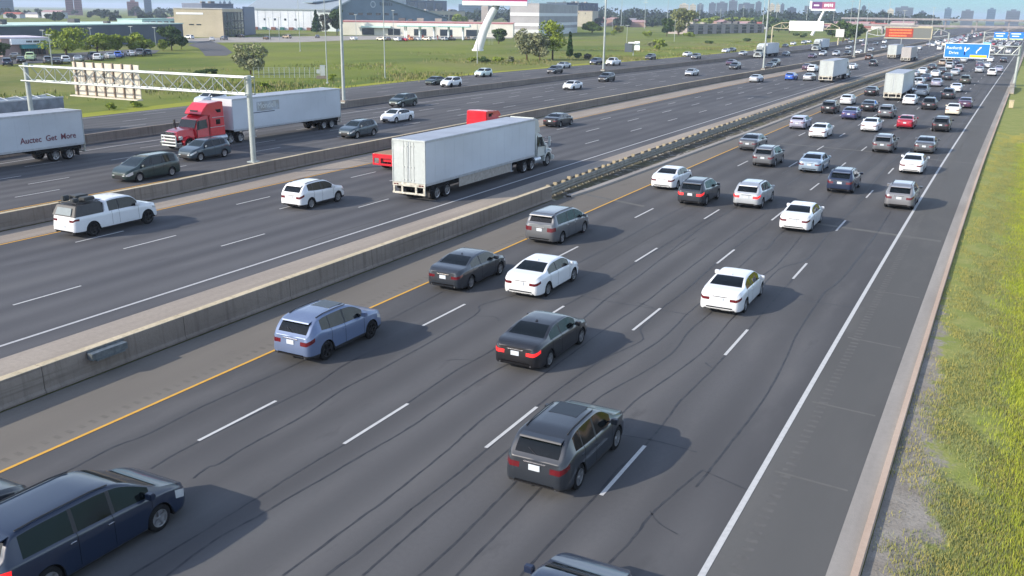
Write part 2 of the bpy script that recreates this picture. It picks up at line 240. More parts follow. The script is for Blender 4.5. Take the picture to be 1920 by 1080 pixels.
SKY = [([-576.2, 1810.5], [-559.9, 1815.6], 31.1, 'cream'), ([-557.9, 1816.2], [-546.4, 1819.7], 30.3, 'cream'), ([-544.5, 1820.3], [-533.0, 1823.7], 31.5, 'grey'), ([-523.4, 1826.5], [-510.9, 1830.0], 33.7, 'grey'), ([-510.0, 1830.3], [-489.9, 1835.8], 34.8, 'grey'), ([-488.0, 1836.3], [-472.7, 1840.3], 38.9, 'grey'), ([-470.8, 1840.8], [-442.2, 1847.8], 33.4, 'grey'), ([-440.3, 1848.3], [-429.8, 1850.7], 36.5, 'grey'), ([-416.5, 1853.8], [-406.1, 1856.1], 33.0, 'cream'), ([-404.2, 1856.5], [-396.7, 1858.1], 32.1, 'cream'), ([-395.7, 1858.3], [-389.1, 1859.7], 33.2, 'grey'), ([-383.5, 1860.9], [-367.5, 1864.1], 26.7, 'dark'), ([-353.4, 1866.8], [-318.0, 1873.2], 31.0, 'grey'), ([-276.5, 1879.8], [-257.3, 1882.5], 26.1, 'dark'), ([-254.5, 1882.9], [-247.2, 1883.8], 31.0, 'dark'), ([-222.8, 1886.9], [-212.8, 1888.0], 23.9, 'grey'), ([-210.1, 1888.3], [-199.4, 1889.5], 25.9, 'cream'), ([-197.6, 1889.7], [-167.3, 1892.6], 29.8, 'grey'), ([-157.6, 1893.5], [-146.2, 1894.4], 22.8, 'dark'), ([-115.7, 1896.5], [-104.4, 1897.1], 28.8, 'blue'), ([-88.1, 1898.0], [-68.5, 1898.8], 25.5, 'grey'), ([-47.5, 1899.4], [-34.1, 1899.7], 28.6, 'blue'), ([-17.5, 1899.9], [3.9, 1900.0], 26.3, 'grey'), ([-1041.7, 1079.2], [-1039.6, 1081.3], 20.6, 'blue'), ([-1037.9, 1082.9], [-1035.2, 1085.5], 21.5, 'blue'), ([-1032.5, 1088.1], [-1029.7, 1090.7], 20.8, 'blue'), ([-1179.9, 926.2], [-1173.6, 934.2], 24.5, 'brick'), ([-1173.1, 934.7], [-1166.7, 942.7], 22.6, 'brick'), ([-1129.0, 987.6], [-1118.6, 999.4], 19.4, 'brick'), ([-1113.8, 1004.7], [-1107.0, 1012.2], 27.8, 'blue'), ([-760.8, 1741.0], [-745.6, 1747.6], 27.7, 'dark'), ([-760.9, 1292.7], [-728.9, 1311.0], 23.0, 'blue'), ([-1229.1, 859.9], [-1218.6, 874.7], 20.3, 'blue')]
TREES = [([-131.17, 142.95], 5.34, 3.15, 'olive'), ([-212.08, 165.11], 6.38, 5.15, 'green'), ([-216.16, 177.85], 4.8, 3.9, 'green'), ([-214.95, 183.58], 4.47, 3.28, 'green'), ([-213.59, 189.61], 5.12, 3.65, 'green'), ([-223.44, 210.42], 6.16, 3.21, 'dark'), ([-227.32, 217.94], 4.13, 1.83, 'dark'), ([-222.29, 206.06], 2.89, 1.23, 'green'), ([-210.14, 144.99], 3.86, 2.67, 'dark'), ([-335.37, 418.61], 9.98, 3.73, 'conifer'), ([-301.86, 392.66], 12.32, 3.74, 'dark'), ([-304.83, 387.93], 9.2, 2.58, 'grey'), ([-115.97, 233.29], 6.95, 3.93, 'olive'), ([-110.67, 238.27], 9.5, 4.12, 'green'), ([-112.04, 233.1], 6.49, 2.7, 'olive'), ([-112.28, 253.32], 5.91, 1.13, 'conifer'), ([-183.94, 344.19], 4.97, 3.17, 'dark'), ([-184.11, 579.8], 13.9, 9.53, 'olivegreen'), ([-179.78, 544.03], 8.97, 3.99, 'dark'), ([-242.5, 581.59], 5.97, 5.85, 'green'), ([-238.14, 617.85], 3.48, 3.07, 'yellow'), ([-78.03, 522.08], 9.0, 5.51, 'dark'), ([-70.03, 506.33], 7.67, 4.75, 'dark'), ([-99.76, 623.44], 6.98, 4.4, 'dark'), ([-243.75, 840.15], 8.6, 7.11, 'green'), ([-245.55, 889.8], 9.52, 7.5, 'green'), ([-237.76, 907.75], 9.17, 8.17, 'green'), ([-228.79, 928.44], 8.82, 8.32, 'green'), ([-220.88, 946.7], 9.44, 7.33, 'dark'), ([-240.72, 798.18], 7.78, 5.8, 'olivegreen'), ([-184.43, 825.59], 10.78, 6.87, 'dark'), ([-445.84, 757.46], 9.23, 7.14, 'green'), ([-166.31, 782.32], 8.14, 6.03, 'dark'), ([-150.13, 743.7], 7.71, 6.16, 'dark')]
SHRUBS = [([-136.01, 134.9], 1.28, 1.56, 'dark'), ([-136.7, 138.38], 0.91, 1.02, 'dark'), ([-121.63, 213.27], 1.58, 1.42, 'green'), ([-117.78, 213.33], 1.83, 1.7, 'dark'), ([-116.46, 218.01], 1.6, 1.58, 'green'), ([-113.14, 217.56], 1.45, 1.42, 'olive'), ([-113.26, 335.12], 3.73, 2.87, 'green'), ([-124.83, 360.18], 2.01, 1.55, 'olive'), ([-115.72, 473.77], 1.51, 2.26, 'dark'), ([-119.65, 422.3], 1.37, 1.53, 'dark'), ([-105.16, 243.43], 1.85, 1.38, 'dark'), ([-104.68, 247.9], 1.58, 1.41, 'grey'), ([-162.95, 531.01], 2.9, 3.22, 'green'), ([-210.56, 537.77], 2.43, 2.01, 'green'), ([-178.56, 508.17], 3.39, 3.13, 'green'), ([-99.04, 86.08], 0.81, 1.07, 'green'), ([-98.24, 81.67], 0.65, 0.74, 'green'), ([-105.99, 118.99], 0.93, 1.11, 'green'), ([-109.25, 139.73], 0.95, 1.03, 'green'), ([-121.99, 554.4], 1.75, 2.96, 'dark'), ([-114.84, 601.38], 2.49, 3.55, 'dark'), ([-259.34, 183.06], 1.8, 1.66, 'dark')]
POLES = [([-74.6, 97.93], 'mast', 'standing on the barrier behind the red truck trailer'), ([-74.24, 184.77], 'mast', 'standing on the far barrier left of a black suv'), ([-47.7, 212.17], 'mast', 'standing on the middle wall behind a silver car'), ([-41.15, 299.73], 'mast', 'standing on the middle wall between two gantries'), ([-103.99, 149.36], 'street', 'on the grass verge right of the tall barrier mast'), ([-104.85, 133.18], 'street', 'on the grass verge beside the white cabinet'), ([-192.49, 231.99], 'street', 'on the grass rise before the white hangar')]
LAMPS = [([-183.37, 138.93], 6.22), ([-238.33, 178.73], 5.71), ([-257.39, 209.87], 5.67), ([-256.4, 224.85], 6.07), ([-258.86, 236.93], 5.6), ([-266.02, 302.19], 8.88), ([-263.69, 305.25], 8.92), ([-116.82, 207.5], 9.26), ([-246.82, 523.73], 12.8), ([-245.04, 526.68], 12.23), ([-234.22, 596.13], 10.75), ([-151.85, 404.31], 7.28), ([-141.73, 440.42], 9.66), ([-273.17, 369.78], 10.06), ([-262.66, 385.15], 12.2), ([-222.62, 359.48], 5.81), ([-40.31, 421.69], 14.97), ([-32.66, 464.68], 16.71), ([-261.86, 456.22], 7.22)]
PARK = [([-188.18, 131.95], 'navy'), ([-194.95, 139.99], 'black'), ([-203.0, 148.32], 'palegreen'), ([-189.14, 142.28], 'grey'), ([-185.95, 142.25], 'black'), ([-188.32, 146.0], 'white'), ([-191.63, 152.31], 'silver'), ([-194.99, 159.2], 'navy'), ([-192.28, 158.31], 'white'), ([-196.37, 165.01], 'silver'), ([-198.89, 170.07], 'blue'), ([-203.28, 177.77], 'white'), ([-201.79, 179.22], 'grey'), ([-202.9, 182.34], 'slate'), ([-211.51, 150.63], 'tan')]
GAS = [([-249.46, 335.74], 'white'), ([-237.78, 339.46], 'cream'), ([-235.93, 341.9], 'brown'), ([-229.38, 339.04], 'white'), ([-227.81, 341.09], 'red'), ([-229.86, 349.91], 'orange'), ([-228.11, 352.23], 'white'), ([-225.45, 355.74], 'cream'), ([-227.37, 365.35], 'white'), ([-220.67, 362.05], 'silver'), ([-218.71, 364.64], 'black'), ([-218.01, 377.9], 'tan'), ([-215.35, 381.47], 'cream'), ([-299.4, 291.8], 'white'), ([-279.55, 284.32], 'white'), ([-281.51, 292.76], 'grey'), ([-303.46, 325.48], 'black'), ([-354.19, 385.58], 'white'), ([-276.1, 311.72], 'brown'), ([-281.0, 330.2], 'tan'), ([-278.35, 347.67], 'grey')]
DEAL = [[-547.26, 1277.64], [-545.12, 1291.25], [-542.95, 1305.07], [-540.75, 1319.12], [-538.51, 1333.4], [-536.23, 1347.92], [-533.91, 1362.68], [-531.56, 1377.69], [-529.16, 1392.95], [-526.73, 1408.48], [-524.25, 1424.27], [-521.73, 1440.34], [-519.16, 1456.69], [-516.55, 1473.32], [-513.89, 1490.26], [-511.18, 1507.5], [-475.7, 1115.74], [-473.33, 1126.47], [-470.94, 1137.36], [-468.51, 1148.4], [-466.05, 1159.59], [-463.55, 1170.95], [-461.01, 1182.47], [-458.44, 1194.16], [-455.83, 1206.02], [-453.18, 1218.06], [-450.49, 1230.27], [-447.77, 1242.67], [-445.0, 1255.26], [-442.18, 1268.04], [-439.33, 1281.01], [-436.43, 1294.19], [-420.27, 990.36], [-417.84, 999.1], [-415.37, 1007.94], [-412.87, 1016.9], [-410.34, 1025.97], [-407.78, 1035.16], [-405.19, 1044.47], [-402.56, 1053.89], [-399.9, 1063.44], [-397.2, 1073.11], [-394.47, 1082.91], [-391.7, 1092.83], [-388.89, 1102.89], [-386.05, 1113.08], [-383.17, 1123.42], [-380.25, 1133.89]]
MISC = {'cab': [-112.89, 142.2], 'signboard': [-103.19, 280.82], 'bb1': [-155.24, 277.15], 'bb1h': 15.91, 'bb2': [-233.76, 1436.66], 'pylon': [-268.56, 487.5], 'gantL': [-50.8, 54.98], 'blue': [1.26, 199.25], 'canopy': [[-246.2, 365.1], [-217.0, 379.0]], 'canopyH': 6.62, 'canopy2': [[-251.3, 345.53], [-245.53, 353.38]], 'fence': [[-123.57, 135.45], [-114.25, 142.97]], 'g3': [[-40.04, 343.19], [-20.41, 357.12]], 'g2': [[-94.37, 453.02], [-68.96, 451.87]], 'g4': [[-9.84, 409.99], [9.66, 416.74]], 'kerbblock': [0.36, 152.78]}
# ================================================================= GROUND AND ROADS
def grass_mat(name, near=False):
    t = NT(name, .95); p = t.pos()
    g1 = t.mix(t.noise(p, .035, 5), (.12, .155, .024), (.185, .205, .038))
    tan = t.mix(t.noise(p, .4, 4), (.21, .18, .085), (.18, .17, .06))
    c = t.mix(t.noise(p, .016, 5, .46, .6, .6), g1, tan, k=.75)
    c = t.mix(t.noise(t.pos(1, .35, 1), .03, 4, .5, .62, .6), c, (.06, .10, .02), k=.55)
    c = t.mix(t.noise(p, .5, 6, .35, .7, .7), c, (.09, .125, .027), k=.5)
    c = t.mix(t.noise(t.pos(1, .3, 1), 3.5, 5, .5, .8, .7), c, (.2, .22, .05), k=.5)
    return t.out(c, t.noise(p, 2.5, 6, .2, .8, .7), .45, .15)
gm = grass_mat('grass_ground')
me = bpy.data.meshes.new('ground'); S = 9000
me.from_pydata([(-S, -S, -.06), (S, -S, -.06), (S, S, -.06), (-S, S, -.06)], [], [(0, 1, 2, 3)])
tag(mkobj('ground', me, gm), kind='structure')

A1 = asphalt('asphalt_near', (.084, .084, .087), (.101, .1, .101), -4.6, 3.68, .10)
A2 = asphalt('asphalt_second', (.085, .086, .093), (.103, .103, .107), -32.2, 3.8, .12, 3)
A3 = asphalt('asphalt_third', (.088, .088, .094), (.106, .105, .107), -54.3, 3.45, .14, 6)
A4 = asphalt('asphalt_fourth', (.092, .092, .096), (.11, .109, .11), -81, 3.7, .12, 9)
ASR = asphalt('asphalt_right_shoulder', (.092, .091, .088), (.112, .11, .105), -3, 9, .02, 12)
ASL = asphalt('asphalt_left_shoulder', (.14, .128, .112), (.168, .154, .135), -24, 9, .02, 15)
def concrete(name, a, b, sc_=1, stain=.5):
    t = NT(name, .9); v = t.uv(1, 1)
    c = t.mix(t.noise(t.uv(1.2, .12), 1, 5), a, b)
    c = t.mix(t.noise(v, 5, 6, .4, .75, .7), c, tuple(x*.72 for x in a), k=stain)
    return t.out(c, t.noise(v, 25, 4), .25, .01)
CON2 = concrete('shoulder_concrete', (.26, .225, .19), (.32, .28, .235))
CON2B = concrete('narrow_shoulder_concrete', (.25, .215, .18), (.3, .262, .22))
GUT = concrete('gutter_concrete', (.24, .222, .2), (.31, .29, .262), stain=.3)
KER = concrete('kerb_concrete', (.36, .27, .21), (.43, .34, .27), stain=.35)
strip('near_road_right_shoulder', -4.62, -2.12, ASR, z=0)
strip('near_road', -23.05, -4.62, A1, z=0, n=2)
strip('near_road_left_shoulder', -26.6, -23.05, ASL, z=0)
strip('second_road_right_shoulder', -30.95, lambda s: -27.35 if s < 56 else float(np.interp(s, [56, 75, 120], [-27.6, -27.85, -27.85])), CON2, z=0)
strip('second_road', -46.75, -30.95, A2, z=0, n=2)
strip('second_road_left_shoulder', lambda s: -49.3+(e3(s)*.7), -46.75, CON2B, z=0)
wall2 = lambda s: -49.75+e3(s)*.75
strip('third_road', lambda s: -73.2+e3(s)*2, lambda s: wall2(s)-.2, A3, z=0, n=2)
strip('fourth_road', lambda s: float(np.interp(s, [60, 90, 110, 190, 260], [-93.5, -95, -97, -98.5, -97])), lambda s: -73.8+e3(s)*2, A4, z=0, n=2)
VL = grass_mat('verge_ground_far')
for nd in VL.node_tree.nodes:
    if nd.type == 'MIX' and nd.inputs[6].default_value[0] > .1: nd.inputs[6].default_value = (.2, .225, .03, 1); nd.inputs[7].default_value = (.27, .27, .04, 1)
fe = lambda s: float(np.interp(s, [60, 90, 110, 190, 260], [-93.5, -95, -97, -98.5, -97]))
strip('far_verge', lambda s: fe(s)-3.2-.8*math.sin(s*.09), fe, VL, z=-.045, s1=700)
strip('road_gutter', -2.12, -1.62, GUT, z=.006)
# dirt at the kerb
t = NT('verge_dirt', .95); p = t.pos()
c = t.mix(t.noise(p, 1.2, 5), (.17, .155, .13), (.23, .21, .18))
c = t.mix(t.noise(p, 9, 5, .5, .7), c, (.09, .085, .07), k=.6)
DIRT = t.out(c, t.noise(p, 20, 4), .5, .03)
# kerb : its own real step
mb = MB(); uvs = []
ss = sstep(-40, 900)
prof = [(-1.62, .006), (-1.60, .13), (-1.44, .14), (-1.42, -.05)]
for i, s in enumerate(ss):
    for d, z in prof: mb.v.append(P(d, s, z)); uvs.append((d, s))
for i in range(len(ss)-1):
    for j in range(3): a = i*4+j; mb.f.append((a, a+1, a+5, a+4)); mb.mi.append(0)
me = mb.mesh('kerb', mats=[KER]); ul = me.uv_layers.new(name='road')
for lp in me.loops: ul.data[lp.index].uv = uvs[lp.vertex_index]
tag(mkobj('kerb', me), kind='structure')
# inner kerb between the carriageways, beyond the end of the wall
mb = MB(); uvs = []
ss = sstep(59, 900)
kd = lambda s: float(np.interp(s, [58, 62, 70, 87, 111, 170], [-26.3, -25.95, -25.75, -25.4, -24.95, -24.9]))
for i, s in enumerate(ss):
    for d, z in [(-.25, .012), (-.24, .12), (.22, .12), (.26, .0)]: mb.v.append(P(kd(s)+d, s, z)); uvs.append((d, s))
for i in range(len(ss)-1):
    for j in range(3): a = i*4+j; mb.f.append((a, a+1, a+5, a+4)); mb.mi.append(0)
me = mb.mesh('median_kerb', mats=[GUT]); ul = me.uv_layers.new(name='road')
for lp in me.loops: ul.data[lp.index].uv = uvs[lp.vertex_index]
tag(mkobj('median_kerb', me), kind='structure')
t = NT('median_soil', .95); p = t.pos()
c = t.mix(t.noise(p, .9, 5), (.07, .063, .05), (.12, .108, .085))
c = t.mix(t.noise(p, 1.5, 4, .56, .62, .6), c, (.34, .32, .29)); c = t.mix(t.noise(p, .2, 3, .5, .6), c, (.11, .105, .05), k=.5)
strip('median_soil', lambda s: -27.95, lambda s: kd(s)-.1, t.out(c, t.noise(p, 8, 4), .6, .05), s0=57, s1=2000, z=.004)
# painted lines
def paint(name, c, wear=.35):
    t = NT(name, .7); v = t.uv(1, 1)
    return t.out(t.mix(t.noise(v, 6, 5, .45, .8, .7), c, tuple(x*.55 for x in c), k=wear))
WH = paint('road_paint_white', (.46, .46, .45), .55); YE = paint('road_paint_yellow', (.56, .31, .06), .5); WH2 = paint('road_paint_worn', (.4, .4, .4), .6)
def solid(name, d, w, m, s0=-40, s1=1400): strip(name, (lambda s: (d(s) if callable(d) else d)-w/2), (lambda s: (d(s) if callable(d) else d)+w/2), m, s0, s1, z=.009)
solid('road_marking', -4.62, .16, WH); solid('road_marking', -23.0, .12, YE)
solid('road_marking', -32.15, .16, WH2); solid('road_marking', -46.55, .14, YE)
solid('road_marking', -54.3, .14, YE, 20); solid('road_marking', lambda s: -71.1+e3(s), .16, WH2, 20)
solid('road_marking', lambda s: -93+(-3 if s > 130 else -3*max(0, (s-70)/60)), .14, WH2, 60)
def dashes(d, first, cyc=12.2, ln=3.4, w=.115, m=WH, s1=520):
    vs, uv, fs = [], [], []
    s = first
    while s < s1:
        dd = d(s) if callable(d) else d
        for (a, b) in ((dd-w/2, s), (dd+w/2, s), (dd+w/2, s+ln), (dd-w/2, s+ln)):
            vs.append(P(a, b, .009)); uv.append((a, b))
        i = len(vs)-4; fs.append((i, i+1, i+2, i+3)); s += cyc
    me = bpy.data.meshes.new('lane_marking'); me.from_pydata(vs, [], fs); me.materials.append(m); ul = me.uv_layers.new(name='road')
    for lp in me.loops: ul.data[lp.index].uv = uv[lp.vertex_index]
    tag(mkobj('lane_marking', me), kind='structure')
dashes(-8.05, 21.0-12.2); dashes(-12.1, 22.0-12.2); dashes(-15.88, 20.2-12.2); dashes(-19.75, 18.3-12.2)
dashes(-36.35, 24.2-12.2, m=WH); dashes(-40.3, 33.4-24.4, ln=3.6); dashes(-43.65, 33.1-24.4, ln=3.2)
dashes(lambda s: -57.7+e3(s)*1.35, 39.6-24.4); dashes(lambda s: -61.3+e3(s)*1.4, 43.2-24.4); dashes(lambda s: -64.8+e3(s)*1.3, 54-24.4); dashes(lambda s: -68.2+e3(s)*1.1, 48.1-24.4, m=WH2)
dashes(lambda s: -82+e3(s)*1.0, 70, m=WH2); dashes(lambda s: -86.2+e3(s)*1.0, 74, m=WH2); dashes(lambda s: -89.8+e3(s), 68, m=WH2)
# crack sealant : narrow bitumen bands following the traced runs
t = NT('bitumen_sealant', .55); SEAL = t.out(t.mix(t.noise(t.pos(), 3, 4), (.034, .036, .042), (.055, .056, .06)))
def smooth_poly(pts, k=5):
    out = []
    n = len(pts)
    for i in range(n-1):
        p0 = pts[max(i-1, 0)]; p1 = pts[i]; p2 = pts[i+1]; p3 = pts[min(i+2, n-1)]
        for j in range(k):
            q = j/k; q2 = q*q; q3 = q2*q
            out.append(tuple(.5*((2*p1[a])+(-p0[a]+p2[a])*q+(2*p0[a]-5*p1[a]+4*p2[a]-p3[a])*q2+(-p0[a]+3*p1[a]-3*p2[a]+p3[a])*q3) for a in (0, 1)))
    out.append(tuple(pts[-1])); return out
mb = MB()
def band(pts, w):
    pts = smooth_poly(pts); prev = None
    for i, (x, y) in enumerate(pts):
        a = pts[max(i-1, 0)]; b = pts[min(i+1, len(pts)-1)]
        dx, dy = b[0]-a[0], b[1]-a[1]; l = math.hypot(dx, dy) or 1
        ww = w*(.75+.5*random.random())/2; jx = random.uniform(-.012, .012)
        q = [(x-dy/l*ww+jx, y+dx/l*ww, .004), (x+dy/l*ww+jx, y-dx/l*ww, .004)]
        mb.v += q; i2 = len(mb.v)
        if prev is not None: mb.f.append((prev, prev+1, i2-1, i2-2)); mb.mi.append(0)
        prev = i2-2
for pl in CRACKS: band(pl, .065)
for d0 in (-22.2, -20.6, -18.9, -17.3, -15.6, -14.2, -12.9, -11.2, -9.6, -8.3, -6.6, -5.4):     # farther ahead the runs carry on
    s = random.uniform(66, 82); pts = []
    dd = d0
    while s < 210:
        dd += random.uniform(-.28, .28); dd += (d0-dd)*.25; q = P(dd, s); pts.append((q[0], q[1])); s += random.uniform(2.5, 6)
    band(pts, .06)
for k in range(26):
    d0 = random.uniform(-22, -5.5); s0_ = random.uniform(16, 110); q0 = P(d0, s0_); q1 = P(d0+random.uniform(.4, 1.6), s0_+random.uniform(-.9, .9)); q2 = P(q1[0]-Cv(q1[1])+random.uniform(.1, .7), q1[1]+random.uniform(-.4, .4)); band([q0[:2], q1[:2], q2[:2]], .035)
for d0 in (-22, -20.5, -21.3):
    s = -2; pts = []; dd = d0
    while s < 16: dd += random.uniform(-.15, .15); q = P(dd, s); pts.append((q[0], q[1])); s += 3
    band(pts, .05)
o = mkobj('sealed_cracks', mb.mesh('sealed_cracks', mats=[SEAL], recalc=False)); tag(o, kind='structure')
# pale repair seams across the near road
t = NT('pale_seam', .9); PS = t.out(t.mix(t.noise(t.pos(), 2, 4), (.108, .106, .10), (.128, .125, .118)))
mb = MB()
for (x0, y0, x1, y1, w) in ((-9.9, 58.9, -2.3, 57.6, .5), (-20.5, 58.4, -26, 60.5, .45), (-20, 96, -9, 94.6, .5), (-8, 93, -2.3, 92, .4), (-4.3, 30.2, -2.3, 30, .12), (-4.3, 37.6, -2.3, 37.3, .12), (-4.3, 45.2, -2.3, 45, .12), (-4.3, 24.6, -2.3, 24.4, .1), (-12, 128, -2.3, 127, .4)):
    X0 = Cv(y0)+x0; X1 = Cv(y1)+x1
    mb.quad((X0, y0, .0045), (X1, y1, .0045), (X1, y1+w, .0045), (X0, y0+w, .0045))
tag(mkobj('repair_seams', mb.mesh('repair_seams', mats=[PS], recalc=False)), kind='structure')
# rumble strip : milled slots beside the edge lines
mb = MB(); s = 8
while s < 120:
    for d in (-4.12,):
        a = P(d, s, .004); mb.quad(a, (a[0]+.3, a[1], .004), (a[0]+.3, a[1]+.17, .004), (a[0], a[1]+.17, .004))
    s += .42
t = NT('rumble_groove', .9); RG = t.out(t.mix(t.noise(t.pos(), 4, 3), (.095, .093, .09), (.118, .115, .11)))
tag(mkobj('rumble_strip', mb.mesh('rumble_strip', mats=[RG], recalc=False)), kind='structure')
# old tyre marks and drips : long faint dark streaks down the lanes
t = NT('tyre_mark', .8); v = t.uv(1, 1); TM = t.out(t.mix(t.noise(v, 2, 4), (.062, .061, .062), (.078, .077, .077)))
rs_ = random.Random(12)
for k in range(16):
    lane = rs_.choice([-21.4, -17.8, -14, -10, -6.4, -34, -38.2, -42, -60.5, -64]); s0_ = rs_.uniform(12, 110); d0_ = lane+rs_.choice([-.75, .75])+rs_.uniform(-.2, .2); dr = rs_.uniform(-.03, .03); L_ = rs_.uniform(5, 22); w_ = rs_.uniform(.03, .09)
    strip('tyre_mark', (lambda s, a=d0_, b=dr, c=s0_: a+b*(s-c)), (lambda s, a=d0_, b=dr, c=s0_, w=w_: a+b*(s-c)+w), TM, s0_, s0_+L_, z=.0035)
mb = MB(); s = 8
while s < 60:
    a = P(-23.7, s, .004); mb.quad(a, (a[0]+.28, a[1], .004), (a[0]+.28, a[1]+.16, .004), (a[0], a[1]+.16, .004)); s += .42
t = NT('rumble_groove_left', .9); RG2 = t.out(t.mix(t.noise(t.pos(), 4, 3), (.122, .112, .098), (.142, .13, .115)))
tag(mkobj('rumble_strip', mb.mesh('rumble_strip', mats=[RG2], recalc=False)), kind='structure')
# flat areas beyond
def poly(name, pts, m, z):
    me = bpy.data.meshes.new(name); me.from_pydata([(x, y, z) for x, y in pts], [], [tuple(range(len(pts)))]); tag(mkobj(name, me, m), kind='structure')
LOT = mat('parking_asphalt', (.12, .12, .122), .9, noise=.2, nscale=.3, coord='Generated'); CRT = mat('pale_yard_concrete', (.3, .28, .25), .9, noise=.15, nscale=.2)
poly('parking_lot', POLY['parking_lot'], LOT, -.03); poly('service_road', POLY['service_road'], LOT, -.02); poly('forecourt', POLY['forecourt'], CRT, -.04); poly('dealer_lot', POLY['dealer_lot'], LOT, -.02)

# ================================================================= WALLS AND BARRIERS
def wallmat(name, a, b):
    t = NT(name, .92); p = t.pos()
    c = t.mix(t.noise(t.pos(1, .25, 1), .8, 5), a, b)
    c = t.mix(t.noise(t.pos(3, 3, .15), 1, 5, .5, .75, .7), c, tuple(x*.5 for x in a), k=.8)
    c = t.mix(t.noise(t.pos(.5, .12, 5), 1, 5, .56, .7, .6), c, tuple(x*.55 for x in a), k=.6)
    c = t.mix(t.noise(p, 4, 6, .5, .8, .7), c, tuple(x*.7 for x in a), k=.5)
    return t.out(c, t.noise(p, 12, 5), .3, .02)
CW = wallmat('barrier_concrete', (.195, .165, .14), (.24, .205, .175)); CAP = wallmat('barrier_cap_concrete', (.44, .37, .25), (.52, .44, .31))
JN = mat('joint_filler', (.08, .075, .07), .9)
def barrier(name, df, s0, s1, label, top=.95, seg=6.1, base=.62, capm=CAP):
    """new-jersey section cast in lengths, each length a part"""
    e = empty(name, P(df(s0), s0)); tag(e, label, 'barrier')
    o0 = Vector(P(df(s0), s0))
    prof = [(base*.42, 0), (base*.42, .06), (.2, .16), (.175, top-.012), (.16, top)]
    s = s0; n = 0
    while s < s1-.01:
        L_ = seg if s < 140 else 60
        e1 = min(s+L_, s1); g = .012 if s < 140 else 0
        mb = MB(); m = 2 if s < 140 else 4
        st = [s+g+(e1-g-s-g)*i/m for i in range(m+1)]
        full = prof+[(-a, b) for a, b in prof[::-1]]; k = len(full)
        for q in st:
            for a, b in full: mb.v.append(tuple(Vector(P(df(q)+a, q, b))-o0))
        for i in range(m):
            for j in range(k-1):
                a = i*k+j; mb.f.append((a, a+1, a+k+1, a+k)); mb.mi.append(1 if j in (3, 4, 5) else 0)
        mb.f.append(tuple(range(k))); mb.mi.append(0); mb.f.append(tuple(range(m*k, m*k+k))); mb.mi.append(0)
        mb.build('wall_segment', [CW, capm], e); s = e1; n += 1
    return e
b1 = lambda s: -26.95+.0*s
barrier('concrete_barrier', b1, -12, 57.5, 'long concrete barrier with tan cap between the nearest and second carriageways', .95)
barrier('concrete_barrier', wall2, 18, 1200, 'long concrete barrier with yellowish cap between the second and third carriageways', .95)
barrier('concrete_barrier', lambda s: -73.5+e3(s)*1.95, 40, 1000, 'weathered concrete barrier between the third and fourth carriageways', .88, capm=CW)
# snow plate left lying on the near barrier
o = MB(); o.box(-.5, .0, -1.3, 1.3, -.26, -.16); o.box(.0, .36, -1.35, 1.15, -.62, -.22); o.box(.05, .42, -1.1, .9, -.7, -.6)
x = o.build('bent_metal_plate', mat('galvanised_plate', (.14, .16, .17), .5, .6, noise=.3), bevel=.02); x.scale = (.75, .6, .6); x.location = P(-26.72, 21.0, 1.0); tag(x, 'bent grey metal plate hooked over the near concrete barrier', 'metal plate')
# guard rail past the end of the near barrier
GAL = mat('galvanised_steel', (.2, .19, .16), .7, .3, noise=.25, nscale=2); WD = mat('weathered_timber', (.26, .22, .15), .9, noise=.3, nscale=6)
gr = empty('guard_rail', P(-27.4, 57.5)); tag(gr, 'steel guard rail on closely set timber posts continuing the near concrete barrier', 'guard rail')
g0 = Vector(P(-27.4, 57.5)); gd = lambda s: float(np.interp(s, [57, 62, 75, 140], [-27.15, -27.35, -27.5, -27.5]))
wpro = [(-.02, .22), (.05, .3), (.05, .40), (0, .46), (.05, .52), (.05, .6), (0, .66), (.05, .72), (-.02, .8)]
s = 57.6; post_me = None
while s < 400:
    e1 = s+(7.6 if s < 150 else 30); mb = MB(); st = [s, (s+e1)/2, e1]
    for side in (1, -1):
        off = len(mb.v)
        for q in st:
            for a, b in wpro: mb.v.append(tuple(Vector(P(gd(q)+side*(a+.2), q, b))-g0))
        k = len(wpro)
        for i in range(2):
            for j in range(k-1): a = off+i*k+j; mb.f.append((a, a+1, a+k+1, a+k)); mb.mi.append(0)
    mb.build('rail', GAL, gr, smooth=60, recalc=False); s = e1
pm = MB(); pm.cur = 1; pm.box(-.06, .06, -.06, .06, 0, .62); pm.cur = 0; pm.box(-.09, .09, -.09, .09, .6, .9); pm.box(-.14, .14, -.06, .06, .7, .88)
pme = pm.mesh('post', mats=[WD, GAL])
pm2 = MB(); pm2.cur = 1; pm2.box(-.07, .07, -.07, .07, 0, .62); pm2.cur = 0; pm2.box(-.12, .12, -.11, .11, .6, .97); pm2.box(-.15, .15, -.09, .09, .7, .93); pme2 = pm2.mesh('post', mats=[WD, GAL])
s = 57.9; n = 0
while s < 330 and n < 200:
    o = mkobj('post', pme2 if s < 110 else pme, None, gr); o.location = Vector(P(gd(s)+random.uniform(-.05, .05), s+random.uniform(-.12, .12)))-g0-Vector((0, 0, random.uniform(0, .12))); o.rotation_euler = (random.uniform(-.07, .07), random.uniform(-.07, .07), random.uniform(-.2, .2)); s += 1.27 if s < 72 else 1.9 if s < 200 else 2.6; n += 1
